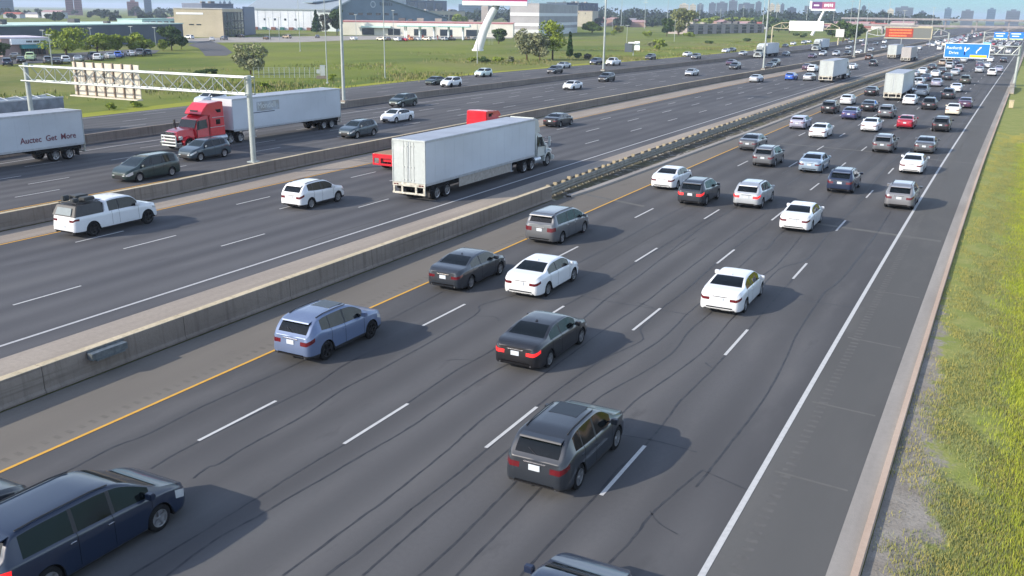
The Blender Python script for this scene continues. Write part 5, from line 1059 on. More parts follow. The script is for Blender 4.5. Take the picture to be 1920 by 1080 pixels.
for k, ((x, y), h) in enumerate(LAMPS):
    e = empty('car_park_lamp', (x, y, 0)); tag(e, f'thin light pole beyond the highway, {ORD[lrank[k]]} thin pole counting from the left', 'lamp post', 'thin light poles beyond the highway')
    mb = MB(); mb.tube((0, 0, 0), (0, 0, h), .12, .09, n=6); mb.build('pole', GS, e)
    mb = MB(); mb.box(-.9, .9, -.14, .14, h, h+.14); mb.build('lamp_head', GS, e)
# white cabinet and the small sign board
e = empty('equipment_cabinet', (*MISC['cab'], 0), .6); tag(e, 'white equipment cabinet standing in the grass beside a slim lamp post', 'cabinet')
mb = MB(); mb.box(-.45, .45, -.4, .4, .5, 2.3); mb.box(-.5, .5, -.45, .45, 2.3, 2.38); mb.build('cabinet_body', TPALE, e, bevel=.02)
mb = MB(); mb.box(-1.15, -.5, -.3, .3, .9, 1.6); mb.build('side_box', TPALE, e, bevel=.02); mb = MB(); mb.box(-1.2, .6, -.5, .5, -.05, .5); mb.build('plinth', CW, e)
mb = MB(); mb.box(-.4, .4, -.415, -.4, .6, 2.2); mb.build('cabinet_door', TPALE, e)
e = empty('roadside_sign', (*MISC['signboard'], 0), .25); tag(e, 'white sign board and dark box on a post beside the fourth road', 'sign')
mb = MB(); mb.tube((0, 0, 0), (0, 0, 4.0), .16, n=8); mb.build('post', GS, e)
mb = MB(); mb.box(.3, 1.9, -.1, 0, 1.6, 4.2); mb.build('sign_panel', SWHT, e); mb = MB(); mb.box(-2.6, -.3, -.5, .5, 1.0, 3.6); mb.build('dark_box', mat('box_slate', (.07, .09, .11), .6), e)
mb = MB(); mb.prism([(-.9, 3.6), (.8, 3.6), (.8, 3.95), (-.9, 3.75)], 1.6); mb.build('sign_hood', SWHT, e)
# chain link fence
(x0, y0), (x1, y1) = MISC['fence']; e = empty('chain_link_fence', (x0, y0, 0)); tag(e, 'low chain link fence on posts across the grass behind the red truck trailer', 'fence')
n_ = 14
for k in range(n_): mb = MB(); q = Vector(((x1-x0)*k/(n_-1), (y1-y0)*k/(n_-1), 0)); mb.tube(q, q+Vector((0, 0, 1.9)), .05, n=6); mb.build('fence_post', GS, e)
mb = MB(); 
for z in (.1, .55, 1.0, 1.45, 1.85): mb.tube((0, 0, z), (x1-x0, y1-y0, z), .015, n=4)
L_ = math.hypot(x1-x0, y1-y0); k = 0
while k < L_:
    for s_ in (-1, 1): mb.tube(((x1-x0)*k/L_, (y1-y0)*k/L_, .1 if s_ > 0 else 1.85), ((x1-x0)*min(1, (k+1.75)/L_), (y1-y0)*min(1, (k+1.75)/L_), 1.85 if s_ > 0 else .1), .006, n=3, cap=False)
    k += .35
mb.build('wire_mesh', GS, e)
# leaning billboards
e = empty('billboard', (*MISC['bb1'], 0), .42); tag(e, 'huge billboard with white lower edge on a leaning white column', 'billboard')
bw = mat('billboard_column', (.66, .66, .68), .5)
mb = MB(); 
pts = [(-.6, 0, 1.55), (.1, 2.2, 1.5), (1.3, 6, 1.35), (2.6, 9, 1.25), (3.9, 11.6, 1.2), (5.0, 13.6, 1.2)]
for a, b in zip(pts[:-1], pts[1:]): mb.tube((a[0], 0, a[1]), (b[0], 0, b[1]), a[2], b[2], n=16, cap=False)
mb.build('column', bw, e, smooth=50); mb = MB(); mb.tube((-.6, 0, -.1), (-.6, 0, .5), 1.9, n=16); mb.build('column_foot', bw, e)
mb = MB(); mb.tube((5.0, 0, 13.4), (6.0, 0, 15.5), 1.25, 1.1, n=14); mb.build('column_collar', mat('collar_grey', (.2, .21, .22), .6), e)
mb = MB(); mb.box(-5.5, 15.5, -1.6, 1.6, 14.2, 15.6); mb.build('lower_tray', SWHT, e, bevel=.1); mb = MB(); mb.box(-5.5, 15.5, -1.2, -.8, 15.6, 21); mb.build('poster_face', mat('poster_magenta', (.35, .02, .12), .5), e)
mb = MB()
for k in range(4): mb.box(3.0+k*.5, 3.06+k*.5, -2.1, -2.0, 2, 9)
mb.box(3.0, 4.6, -2.1, -2.0, 5.5, 5.6); mb.build('ladder', GS, e)
e = empty('billboard', (-96, 560, 0), .16); tag(e, 'small far billboard with pink and purple poster on a slanting column', 'billboard')
mb = MB(); mb.tube((-4.5, 0, 2), (.8, 0, 15.6), .9, .7, n=12); mb.build('column', bw, e, smooth=50)
mb = MB(); mb.box(-6.4, 6.6, -1.2, 1.2, 15.4, 16.3); mb.build('lower_tray', SWHT, e); mb = MB(); mb.box(-6, -.6, -.9, -.4, 16.3, 20); mb.build('poster_face', mat('poster_purple', (.12, .03, .14), .5), e)
mb = MB(); mb.box(-.6, 6.2, -.9, -.4, 16.3, 20); mb.build('poster_face', mat('poster_pink', (.3, .08, .15), .5), e)
mb = MB(); mb.box(-7.2, -6.0, -1, 1, 16.2, 20.4); mb.build('poster_frame', SWHT, e)
mb = MB()
for k in range(5): mb.box(.6+k*.95, 1.2+k*.95, -.92, -.9, 17.4+.2*(k % 2), 19)
mb.box(-5, -2.2, -.92, -.9, 17.8, 18.5); mb.build('poster_figures', SWHT, e)
# overpasses
OV = mat('overpass_concrete', (.26, .24, .24), .8, noise=.15, nscale=.3)
for (s, d0, d1, zt, th, lab) in ((820, -150, 60, 6.4, 1.0, 'nearer of two pale concrete overpasses crossing the highway far ahead'), (1150, -210, 90, 11.0, 1.2, 'farther of two pale concrete overpasses crossing the highway far ahead')):
    e = empty('overpass', P(d0, s)); e.rotation_euler = (0, 0, .02); tag(e, lab, 'bridge'); L_ = (d1-d0)*(1-.08)
    mb = MB(); mb.box(0, L_, -7, 7, zt-th, zt); mb.build('deck', OV, e); mb = MB(); mb.box(0, L_, -7.3, -7, zt-.6, zt+.8); mb.build('parapet', OV, e)
    for k in range(9): mb = MB(); x = L_*(k+.5)/9; mb.box(x-.6, x+.6, -5, 5, 0, zt-th); mb.build('pier', OV, e)

# ================================================================= BUILDINGS
BC = dict(grey_warehouse=((.095, .11, .13), (.5, .62, .55)), restaurant=((.35, .26, .24), (.6, .55, .6)), tan_office_block=((.46, .40, .29), (.5, .5, .5)), white_hangar_wall=((.6, .62, .66), (.3, .36, .38)), white_annex=((.58, .62, .6), (.3, .3, .33)),
 gable_hangar=((.17, .22, .27), (.25, .3, .34)), gas_station_shop=((.62, .6, .52), (.5, .3, .3)), striped_warehouse=((.36, .35, .35), (.4, .42, .45)), beige_box_building=((.42, .38, .3), (.4, .3, .3)), dark_office_block=((.06, .08, .11), (.1, .12, .14)),
 low_concrete_building=((.33, .29, .27), (.25, .25, .22)), beige_office=((.4, .37, .3), (.25, .28, .3)), dark_storage_hall=((.06, .09, .12), (.1, .16, .18)), teal_shed_row=((.45, .62, .58), (.3, .45, .42)), far_grey_hall=((.13, .15, .2), (.2, .22, .28)))
BL = dict(grey_warehouse='long low dark grey warehouse with pale roof edge behind the left car park', restaurant='small restaurant with white sign band and dark teal canopy at left', tan_office_block='windowless tan office block with dark glass wing', white_hangar_wall='large white hangar with grey sloping roof', white_annex='narrow white annex between hangar and gable',
 gable_hangar='huge blue-grey gable-ended hangar with lettering under the ridge', gas_station_shop='long low white gas station shop with red roof line', striped_warehouse='tall warehouse with pale horizontal bands and blue-grey shaded side', beige_box_building='plain beige box building right of the banded warehouse', dark_office_block='dark office block rising behind the beige box building',
 low_concrete_building='low concrete building with dark bays and beige panels behind a lawn', beige_office='beige office with a row of dark windows below the storage hall', dark_storage_hall='very dark flat storage hall on the left horizon', teal_shed_row='pale teal glass sheds behind the warehouse', far_grey_hall='flat grey hall rising behind the tan office block')
def frame_from(a, b):
    a = Vector((*a, 0)); b = Vector((*b, 0)); d = b-a; L = d.length; rz = math.atan2(d.y, d.x)
    return a, L, rz
WIN = mat('dark_window', (.02, .03, .04), .15, spec=.8)
bobj = {}
for n_, (A_, Cn, Rr, h, dep) in BLD.items():
    a, L, rz = frame_from(A_, Cn); W_ = dep
    if Rr:
        nrm = Vector((-math.sin(rz), math.cos(rz), 0)); W_ = max(12, (Vector((*Rr, 0))-Vector((*Cn, 0))).dot(nrm))
    e = empty(n_, a, rz); tag(e, BL[n_], 'building'); bobj[n_] = (e, L, W_, h)
    c1, c2 = BC[n_]; wm = mat('wall_'+n_, c1, .85, noise=.1, nscale=.15); rm = mat('roof_'+n_, c2, .8, noise=.12, nscale=.2)
    if Rr:
        rel = [Vector((0, 0, 0)), Vector((*Cn, 0))-a, Vector((*Rr, 0))-a, Vector((*Rr, 0))-Vector((*Cn, 0))]; ro = Matrix.Rotation(-rz, 3, 'Z'); fp = [ro @ q for q in rel]
        def pris(z0, z1, g):
            c_ = (fp[0]+fp[2])/2; q = [p+(p-c_).normalized()*g for p in fp]; b = MB(); b.add([(p.x, p.y, z0) for p in q]+[(p.x, p.y, z1) for p in q], [(0, 3, 2, 1), (4, 5, 6, 7), (0, 1, 5, 4), (1, 2, 6, 5), (2, 3, 7, 6), (3, 0, 4, 7)]); return b
        pris(-.1, h, 0).build('wall', wm, e); pris(h, h+.35, .3).build('roof', rm, e); bobj[n_] = (e, L, W_, h, pris, fp)
    elif n_ != 'gable_hangar':
        mb = MB(); mb.box(0, L, 0, W_, -.1, h); mb.build('wall', wm, e); mb = MB(); mb.box(-.25, L+.25, -.25, W_+.25, h, h+.35); mb.build('roof', rm, e)
        # roof plant
        r3 = random.Random(n_)
        for k in range(int(3+L/25)):
            if n_ in ('teal_shed_row', 'white_annex', 'restaurant'): break
            mb = MB(); x = r3.uniform(.1, .9)*L; y = r3.uniform(.2, .7)*W_; s_ = r3.uniform(.8, 1.8); mb.box(x-s_, x+s_, y-s_, y+s_, h+.35, h+.35+s_*.9); mb.build('roof_unit', CRT if k % 2 else LOT, e)
def wins(e, L, z0, z1, n, y=-.06, gap=.35, x0=.05, x1=.95, m=None):
    for k in range(n):
        a = L*(x0+(x1-x0)*k/n); b = L*(x0+(x1-x0)*(k+1-gap)/n); mb = MB(); mb.box(a, b, y, .1, z0, z1); mb.build('window', m or WIN, e)
e, L, W_, h = bobj['restaurant']
mb = MB(); mb.box(2, L*1.05, -1.2, .2, h-1.4, h-.1); f = mb.build('sign_band', SWHT, e)
mb = MB(); 
for k in range(3):
    for q in range(4): mb.box(5.6+k*1.75+q*.36, 5.9+k*1.75+q*.36, -1.215, -1.2, h-.95, h-.5)
mb.build('sign_figures', TRIM, f)
mb = MB(); mb.prism([(-2.4, h-2.4), (-.1, h-2.4), (-.1, h-1.5), (-1.2, h-1.5)], L*.3); mb.v = [(x+L*.68, y, z) for x, y, z in mb.v]; mb.build('awning', mat('awning_teal', (.04, .2, .2), .7), e); wins(e, L, .3, h-2.5, 6, x0=.4, gap=.15)
e, L, W_, h, pris, fp = bobj['tan_office_block']
def side_piece(e, fp, t0, t1, z0, z1, off, nm, m):
    a = fp[1].lerp(fp[2], t0); b = fp[1].lerp(fp[2], t1); d = (fp[2]-fp[1]).normalized(); n = Vector((d.y, -d.x, 0))*off
    q = [a, b, b+n, a+n]; x = MB(); x.add([(p.x, p.y, z0) for p in q]+[(p.x, p.y, z1) for p in q], [(0, 3, 2, 1), (4, 5, 6, 7), (0, 1, 5, 4), (1, 2, 6, 5), (2, 3, 7, 6), (3, 0, 4, 7)]); return x.build(nm, m, e)
gl = side_piece(e, fp, 0, .62, 0, h-1.2, .3, 'glass_wing', mat('wing_glass', (.03, .05, .06), .15, spec=.5)); side_piece(e, fp, .62, 1, 0, h+1.2, .5, 'blue_wing', mat('wing_blue', (.05, .08, .16), .4))
for k in range(6): side_piece(gl, fp, k/6*.62, k/6*.62+.012, 0, h-1.2, .42, 'mullion', LOT)
for z in (3.2, 6.4): side_piece(gl, fp, 0, .62, z, z+.5, .38, 'spandrel', LOT)
mb = MB(); mb.box(L*.05, L*.6, -.12, 0, h-2.4, h-1.6); mb.build('white_fascia', SWHT, e)
wins(e, L, h*.42, h*.46, 2, x0=.3, x1=.6)
e, L, W_, h = bobj['gable_hangar']
gw = mat('wall_gable_hangar', BC['gable_hangar'][0]); ap = h+1.5; mb = MB()
prof = [(0, -.1), (L, -.1), (L, h*.42), (L*.42, ap), (-3, h*.82), (0, h*.8)]
mb.v = [(x, 0, z) for x, z in prof]+[(x, W_, z) for x, z in prof]; N = len(prof)
mb.f = [tuple(range(N)), tuple(range(N, 2*N))]+[(i, (i+1) % N, (i+1) % N+N, i+N) for i in range(N)]; mb.mi = [0]*len(mb.f); mb.build('wall', gw, e)
mb = MB(); mb.add([(L+1, -1, h*.40), (L*.42, -1, ap+.3), (L*.42, W_, ap+.3), (L+1, W_, h*.40), (L+1, -1, h*.40-.5), (L*.42, -1, ap-.2), (L*.42, W_, ap-.2), (L+1, W_, h*.40-.5)], [(0, 1, 2, 3), (4, 7, 6, 5), (0, 4, 5, 1), (1, 5, 6, 2), (2, 6, 7, 3), (3, 7, 4, 0)]); mb.build('roof_slope', mat('hangar_roof', (.2, .26, .3), .5, .3), e)
mb = MB(); mb.add([(-4, -1, h*.84), (L*.42, -1, ap+.3), (L*.42, W_, ap+.3), (-4, W_, h*.84), (-4, -1, h*.84-.5), (L*.42, -1, ap-.2), (L*.42, W_, ap-.2), (-4, W_, h*.84-.5)], [(0, 1, 2, 3), (4, 7, 6, 5), (0, 4, 5, 1), (1, 5, 6, 2), (2, 6, 7, 3), (3, 7, 4, 0)]); mb.build('roof_slope', mat('hangar_roof', (.2, .26, .3)), e)
wins(e, L, h*.46, h*.53, 6, x0=.22, x1=.62, gap=.45)
mb = MB(); N = 20
for k in range(N):
    a = 2*math.pi*k/N; b = 2*math.pi*(k+1)/N; cx, cz = L*.4, h*.8
    mb.quad((cx+2.2*math.cos(a), -.1, cz+2.2*math.sin(a)), (cx+2.2*math.cos(b), -.1, cz+2.2*math.sin(b)), (cx+1.5*math.cos(b), -.1, cz+1.5*math.sin(b)), (cx+1.5*math.cos(a), -.1, cz+1.5*math.sin(a)))
mb.build('ring_logo', mat('logo_pale', (.4, .45, .5), .5), e)
mb = MB()
for k in range(6): mb.box(L*.45+k*1.9, L*.45+k*1.9+1.3, -.12, -.02, h*.77, h*.77+1.6+.5*(k % 2 == 0))
mb.build('sign_figures', mat('logo_dark', (.06, .08, .1), .5), e)
e, L, W_, h = bobj['white_hangar_wall']
mb = MB(); mb.add([(-2, -.6, h+.3), (L+8, -.6, h+.3), (L+14, W_, h+6.5), (-2, W_, h+6.5), (-2, -.6, h-.5), (L+8, -.6, h-.5), (L+14, W_, h+5.5), (-2, W_, h+5.5)], [(0, 1, 2, 3), (4, 7, 6, 5), (0, 4, 5, 1), (1, 5, 6, 2), (2, 6, 7, 3), (3, 7, 4, 0)]); mb.build('roof_slope', mat('roof_corrugated', (.26, .3, .32), .6), e)
for k in range(9): mb = MB(); mb.box(L*k/9-.08, L*k/9+.08, -.12, 0, 0, h); mb.build('wall_rib', mat('rib_grey', (.5, .52, .55), .7), e)
wins(e, L, h*.45, h*.55, 4, x0=.2, x1=.8, gap=.8)
for k in range(7):
    mb = MB(); x = L*(.05+.13*k); mb.box(x, x+2.6, -1.6, -.3, 0, 1.6); mb.build('yard_container', mat('container_teal', (.05, .14, .13), .8) if k % 2 else mat('container_rust', (.2, .1, .08), .8), e)
e, L, W_, h = bobj['gas_station_shop']
for q in range(5):
    mb = MB(); a = L*(.13+.15*q); mb.box(a, a+L*.07, -.15, .1, .2, h*.5); mb.build('shop_front', WIN, e)
mb = MB(); mb.box(0, L, -.18, 0, h-.35, h); mb.build('red_fascia', mat('fascia_red', (.4, .1, .12), .6), e)
mb = MB(); mb.box(L*.13, L*.30, -3, 0, h*.56, h*.68); mb.build('shop_awning', mat('awning_pale_teal', (.45, .6, .55), .6), e)
(x0, y0), (x1, y1) = MISC['canopy']; a, L, rz = frame_from((x0, y0), (x1, y1)); hc = MISC['canopyH']
e = empty('fuel_canopy', a, rz); tag(e, 'long flat fuel canopy with pale top and teal edge before the gas station', 'canopy')
mb = MB(); mb.box(0, L, -5, 4, hc-1.0, hc); mb.build('canopy_roof', SWHT, e, bevel=.1); mb = MB(); mb.box(-.03, L+.03, -5.03, 4.03, hc-1.15, hc-.7); mb.build('canopy_edge', mat('edge_teal', (.2, .42, .36), .6), e)
for k in range(5):
    for y in (-3, 2): mb = MB(); x = L*(k+.5)/5; mb.box(x-.25, x+.25, y-.25, y+.25, 0, hc-1.1); mb.build('column', SWHT, e)
for k in range(4): mb = MB(); x = L*(k+.7)/5; mb.box(x-.4, x+.4, -.9, .2, 0, 1.9); mb.build('fuel_pump', mat('pump_red', (.4, .1, .08), .5), e)
e, L, W_, h, pris, fp = bobj['striped_warehouse']
for k, z in enumerate((.30, .62)):
    pris(h*z, h*(z+.1), .2).build('wall_band', mat('band_white', (.62, .62, .62), .7), e)
pris(0, h*.2, .18).build('wall_base', mat('base_pale', (.55, .57, .56), .7), e)
for k in range(24): side_piece(e, fp, k/24, k/24+.004, h*.4, h*.62, .12, 'wall_rib', mat('rib_dark', (.25, .26, .28), .7))
e, L, W_, h = bobj['low_concrete_building']
for k in range(9): mb = MB(); x = L*(k+.15)/9; mb.box(x, x+L*.055, -.15, .2, 0, h*.9); mb.build('dark_bay', WIN, e)
for z in (.35, .7): mb = MB(); mb.box(0, L, -.2, -.05, h*z, h*(z+.06)); mb.build('floor_band', CRT, e)
e2 = empty('raised_lawn', (0, 0, 0)); 
bpy.data.objects.remove(e2)
for n_, args in (('beige_office', (.35, .75, 8)), ('dark_office_block', (.3, .9, 6)), ('dark_storage_hall', (.2, .9, 4)), ('beige_box_building', (.8, .9, 2)), ('teal_shed_row', (.2, .8, 5)), ('far_grey_hall', (.5, .8, 6))):
    e, L, W_, h = bobj[n_][:4]; wins(e, L, h*args[0], h*args[1], args[2], gap=.3 if n_ != 'beige_box_building' else .9)
mb = MB(); mb.box(-2.2, 2.2, -2.2, 2.2, 0, 15.5); mb.build('x', OV)
o = bpy.data.objects['x']; o.name = 'concrete_pylon'; o.location = (*MISC['pylon'], 0); tag(o, 'tan square pylon rising behind the leaning billboard column', 'tower')
# skyline
SK = dict(cream=(.42, .39, .32), grey=(.10, .125, .16), dark=(.05, .07, .1), blue=(.09, .14, .2), brick=(.22, .13, .13))
krank = {i: k for k, i in enumerate(sorted(range(len(SKY)), key=lambda i: math.atan2(SKY[i][0][0], SKY[i][0][1])))}
for k, (a_, b_, h, c_) in enumerate(SKY):
    a, L, rz = frame_from(a_, b_); e = empty('apartment_tower', a, rz); tag(e, f"{'blue-grey' if c_ == 'blue' else c_} tower block on the far skyline, {ORD[krank[k]]} tower counting from the left", 'building', 'tower blocks on the skyline')
    mb = MB(); mb.box(0, L, 0, 18, -1, h); mb.box(L*.3, L*.7, 4, 12, h, h+2.2); mb.build('wall', mat('tower_'+c_, SK[c_], .85, noise=.12, nscale=.05), e)
    nf = 5; mb = MB()
    for f_ in range(int(h//3)): mb.box(L*.04, L*.96, -.25, 0, f_*3+1.2, f_*3+2.4)
    mb.build('window_band', mat('tower_glass_'+c_, tuple(v*.55 for v in SK[c_]), .3), e)
# ================================================================= TREES AND PLANTS
TC = dict(green=((.14, .19, .03), (.24, .29, .055)), dark=((.04, .075, .028), (.085, .125, .045)), olive=((.16, .175, .09), (.27, .28, .17)), olivegreen=((.11, .13, .05), (.19, .20, .08)), conifer=((.018, .045, .018), (.04, .075, .026)), yellow=((.14, .16, .03), (.2, .2, .05)), grey=((.08, .085, .07), (.13, .13, .11)))
LM = {k: mat('leaf_'+k, b, .75, c2=a, nscale=.9, noise=.3) for k, (a, b) in TC.items()}
BARK = mat('bark', (.09, .065, .045), .95, noise=.3, nscale=6)
def leaves(centers, radii, n, size, r_):
    """leaf quads spread through blobs, thinner in the middle; returns verts, faces"""
    k = len(centers); idx = r_.integers(0, k, n); v = r_.normal(size=(n, 3)); v /= np.linalg.norm(v, axis=1)[:, None]
    rad = r_.uniform(.45, 1.05, n)**.6; pos = centers[idx]+v*radii[idx]*rad[:, None]
    a = r_.normal(size=(n, 3)); a /= np.linalg.norm(a, axis=1)[:, None]; b = np.cross(a, v+r_.normal(size=(n, 3))*.6); b /= (np.linalg.norm(b, axis=1)[:, None]+1e-6)
    s = size*r_.uniform(.6, 1.3, n)[:, None]
    q = np.stack([pos-a*s-b*s*.6, pos+a*s-b*s*.6, pos+a*s+b*s*.6, pos-a*s+b*s*.6], 1)
    q[:, :, 2] = np.maximum(q[:, :, 2], .02)
    return q.reshape(-1, 3)
def quadmesh(name, v, m):
    n = len(v)//4; me = bpy.data.meshes.new(name); me.vertices.add(len(v)); me.vertices.foreach_set('co', v.astype(np.float32).ravel())
    me.loops.add(len(v)); me.loops.foreach_set('vertex_index', np.arange(len(v), dtype=np.int32)); me.polygons.add(n)
    me.polygons.foreach_set('loop_start', np.arange(0, len(v), 4, dtype=np.int32)); me.polygons.foreach_set('loop_total', np.full(n, 4, dtype=np.int32))
    me.update(); me.materials.append(m); return me
def tree(x, y, h, hw, kind, label, group=None, seed=0, shrub=False):
    r_ = np.random.default_rng(seed+11); dist = math.hypot(x, y); e = empty('shrub' if shrub else ('conifer_tree' if kind == 'conifer' else 'tree'), (x, y, 0)); tag(e, label, 'bush' if shrub else 'tree', group)
    dist = math.hypot(x, y); size = max(.12, dist*.0009)*(1.0 if kind != 'conifer' else .9)
    if kind == 'conifer':
        k = 14; z = np.linspace(.12, .97, k)*h; cen = np.stack([r_.normal(0, .04*hw, k), r_.normal(0, .04*hw, k), z], 1); rr = hw*(1.02-z/h)*.95+.12
        rad = np.stack([rr, rr, np.full(k, h*.06)], 1); n = 1300
    else:
        k = 5 if shrub else 16; zb = .08 if shrub or kind in ('olive', 'olivegreen') else .16; hw = hw*1.2
        t_ = r_.uniform(0, 2*math.pi, k); q = r_.uniform(.1, .72, k); z = r_.uniform(zb+.14, .86, k)
        env = np.sqrt(np.clip(1-((z-.55)/.5)**2, .15, 1))
        cen = np.stack([np.cos(t_)*q*hw*env, np.sin(t_)*q*hw*env, z*h], 1); rr = hw*r_.uniform(.26, .46, k); rad = np.stack([rr, rr, np.minimum(rr, h*.17)*r_.uniform(.7, 1.1, k)], 1)
        n = 500 if shrub else 2300
    quad = leaves(cen, rad, n, size, r_); mkobj('foliage' if shrub else 'crown', quadmesh('crown', quad, LM[kind]), None, e)
    mb = MB(); r0_ = max(.09, hw*.055)*(.6 if shrub else 1)
    mb.tube((0, 0, -.05), (r_.normal(0, .1), 0, h*(.85 if kind == 'conifer' else .5)), r0_, r0_*.45, n=7)
    if not shrub and kind != 'conifer':
        for j in range(0, k, 3): c = cen[j]; mb.tube((0, 0, h*r_.uniform(.2, .42)), tuple(c*.92), r0_*.5, r0_*.15, n=5, cap=False)
    mb.build('stem' if shrub else 'trunk', BARK, e)
ADJ = dict(green='bright green leafy', dark='dark green', olive='silvery olive', olivegreen='broad olive-green', conifer='narrow dark conifer', yellow='round yellow-green', grey='thin greyish')
PL = ['beside the near grass bank, alone above the trailer', 'leftmost and largest of the car park row', 'second in the car park row', 'third and smallest in the car park row', 'rightmost in the car park row', 'tallest in the clump right of the car park', 'right half of the clump by the service road', 'small one left of the dark clump', 'at the left edge by the restaurant',
 'against the white hangar', 'tall one left of the gas station', 'slender one between conifer and tall dark tree', 'left of the big pair below the banded warehouse', 'right of the big pair below the banded warehouse', 'between the two big crowns below the banded warehouse', 'right of the big pair', 'behind the leaning billboard column', 'biggest one left of the low concrete building', 'lower one left of the low concrete building', 'in front of the beige box building', 'alone on the dry field', 'left of three behind the slanting billboard', 'right of three behind the slanting billboard', 'farthest left behind the slanting billboard',
 'first behind the concrete building roof', 'second behind the concrete building roof', 'third behind the concrete building roof', 'fourth behind the concrete building roof', 'fifth behind the concrete building roof', 'at the left end of the concrete building', 'past the right end of the concrete building', 'behind the gas station roof', 'far one left of the white gantry sign', 'second far one left of the white gantry sign']
for i, ((x, y), h, hw, kd) in enumerate(TREES):
    tree(x, y, h*1.16, hw, kd, f"{ADJ[kd]} {'' if kd == 'conifer' else 'tree '}{PL[i]}", 'trees beyond the highway', i)
srank = {i: k for k, i in enumerate(sorted(range(len(SHRUBS)), key=lambda i: math.atan2(SHRUBS[i][0][0], SHRUBS[i][0][1])))}
for i, ((x, y), h, hw, kd) in enumerate(SHRUBS):
    tree(x, y, max(h, .8), hw, kd, f"low {ADJ[kd].split(' ')[0]} shrub beyond the fourth road, {ORD[srank[i]]} shrub counting from the left", 'low shrubs on the bank beyond the fourth road', 100+i, True)
# extra rough growth along the far bank : uncountable tussocks
r_ = np.random.default_rng(3); n = 9000
s = r_.uniform(60, 520, n); off = np.abs(r_.normal(0, 22, n))+.5
ed = np.interp(s, [60, 90, 110, 190, 260], [-93.5, -95, -97, -98.5, -97])
cv = np.where(s < 110, KC*s*s/2, KC*110*55+KC*110*(s-110)); aa = np.clip(.08*(s-170)/180, 0, .08)
keep = (np.sin(s*.05+off*.12)+np.sin(s*.13-off*.07)+r_.normal(0, .6, n)) > .9
xx = ((ed-off)*(1-aa)+cv)[keep]; yy = s[keep]; n = len(xx)
cen = np.stack([xx, yy, np.full(n, .12)], 1)
def tufts(name, cen, per, hgt, wid, m, r_, bw=None):
    n = len(cen)*per; c = np.repeat(cen, per, 0)+np.stack([r_.normal(0, wid, n), r_.normal(0, wid, n), np.zeros(n)], 1)
    a = r_.uniform(0, 2*math.pi, n); w = (bw or wid*.2)*r_.uniform(.6, 1.5, n); h = hgt*r_.uniform(.5, 1.3, n); d = np.stack([np.cos(a), np.sin(a), 0*a], 1)
    lean = np.stack([r_.normal(0, .3, n)*h, r_.normal(0, .3, n)*h, h], 1)
    q = np.stack([c-d*w[:, None], c+d*w[:, None], c+d*w[:, None]*.35+lean, c-d*w[:, None]*.35+lean], 1); q[:, :2, 2] = -.06
    return mkobj(name, quadmesh(name, q.reshape(-1, 3), m))
TUF = mat('tussock_grass', (.16, .18, .05), .9, c2=(.09, .13, .035), nscale=.3, coord='Object'); DRY = mat('dry_grass', (.27, .23, .12), .9, c2=(.18, .18, .07), nscale=.2)
h_ = n//2; tag(tufts('rough_grass', cen[:h_], 9, .25, 1.4, TUF, r_, .07), kind='stuff'); tag(tufts('dry_grass', cen[h_:], 9, .25, 1.4, DRY, r_, .07), kind='stuff')
# near verge on the right : weeds then lush grass
t = NT('verge_weeds', .95); p = t.pos()
u = t.add('ShaderNodeUVMap', uv_map='road'); sp = t.add('ShaderNodeSeparateXYZ'); t.L(u.outputs[0], sp.inputs[0])
gcol = t.mix(t.noise(p, .8, 6, .42, .6, .65), (.25, .25, .085), (.19, .215, .06)); gcol = t.mix(t.noise(p, 7, 5, .4, .7), gcol, (.155, .19, .05), k=.6)
dcol = t.mix(t.noise(p, 1.2, 5), (.20, .18, .155), (.26, .24, .21)); dcol = t.mix(t.noise(p, 14, 5, .5, .7), dcol, (.13, .12, .10), k=.6)
grow = t.math('ADD', t.math('MULTIPLY_ADD', sp.outputs[0], .55, .62), t.math('MULTIPLY', t.math('SUBTRACT', sp.outputs[1], 27), .035))
nz = t.noise(p, 1.1, 6, .2, .8, .7); mr = t.add('ShaderNodeMapRange'); mr.inputs[1].default_value = .42; mr.inputs[2].default_value = .62
t.L(t.math('ADD', grow, t.math('SUBTRACT', nz, .5)), mr.inputs[0]); c = t.mix(mr.outputs[0], dcol, gcol)
VW = t.out(c, t.noise(p, 14, 5), .35, .03)
edge = lambda s: 1.7
strip('verge_ground', -1.4, edge, VW, z=-.035, s1=300)
t = NT('lush_ground', .95); p = t.pos()
c = t.mix(t.noise(p, .35, 6, .35, .65), (.23, .265, .032), (.34, .355, .05)); c = t.mix(t.noise(p, 4, 6, .4, .7, .7), c, (.15, .2, .03), k=.5)
strip('lush_ground', edge, 60, t.out(c, t.noise(p, 8, 5), .4, .06), z=-.04, s1=330, n=4)
def verge(name, n, d0, d1, s0, s1, hgt, wid, m, r_, thr=None, bw=.012, per=5):
    s = s0+(s1-s0)*r_.uniform(0, 1, n)**1.6; d = r_.uniform(d0, d1, n); d = np.where(d-d0 < 1.2, d+r_.normal(0, .35, n), d); d = np.maximum(d, -1.35)
    if thr: k = (np.sin(s*1.3+d*2.1)+np.sin(s*.41-d*1.7)+np.sin(s*2.9+d*5)*.5+r_.normal(0, .5, n)) > thr; s, d = s[k], d[k]
    x = d+np.where(s < 110, KC*s*s/2, KC*110*55+KC*110*(s-110)); return tag(tufts(name, np.stack([x, s, 0*s], 1), per, hgt, wid, m, r_, bw), kind='stuff')
LG1 = mat('lush_blade', (.37, .39, .05), .8, c2=(.24, .29, .035), nscale=.5); LG2 = mat('lush_blade_dark', (.2, .25, .035), .8, c2=(.26, .3, .04), nscale=.7); WG = mat('weed_leaf', (.21, .24, .11), .8, c2=(.14, .17, .075), nscale=1.2); YG = mat('yellow_weed', (.34, .30, .09), .8, c2=(.24, .24, .08), nscale=.8)
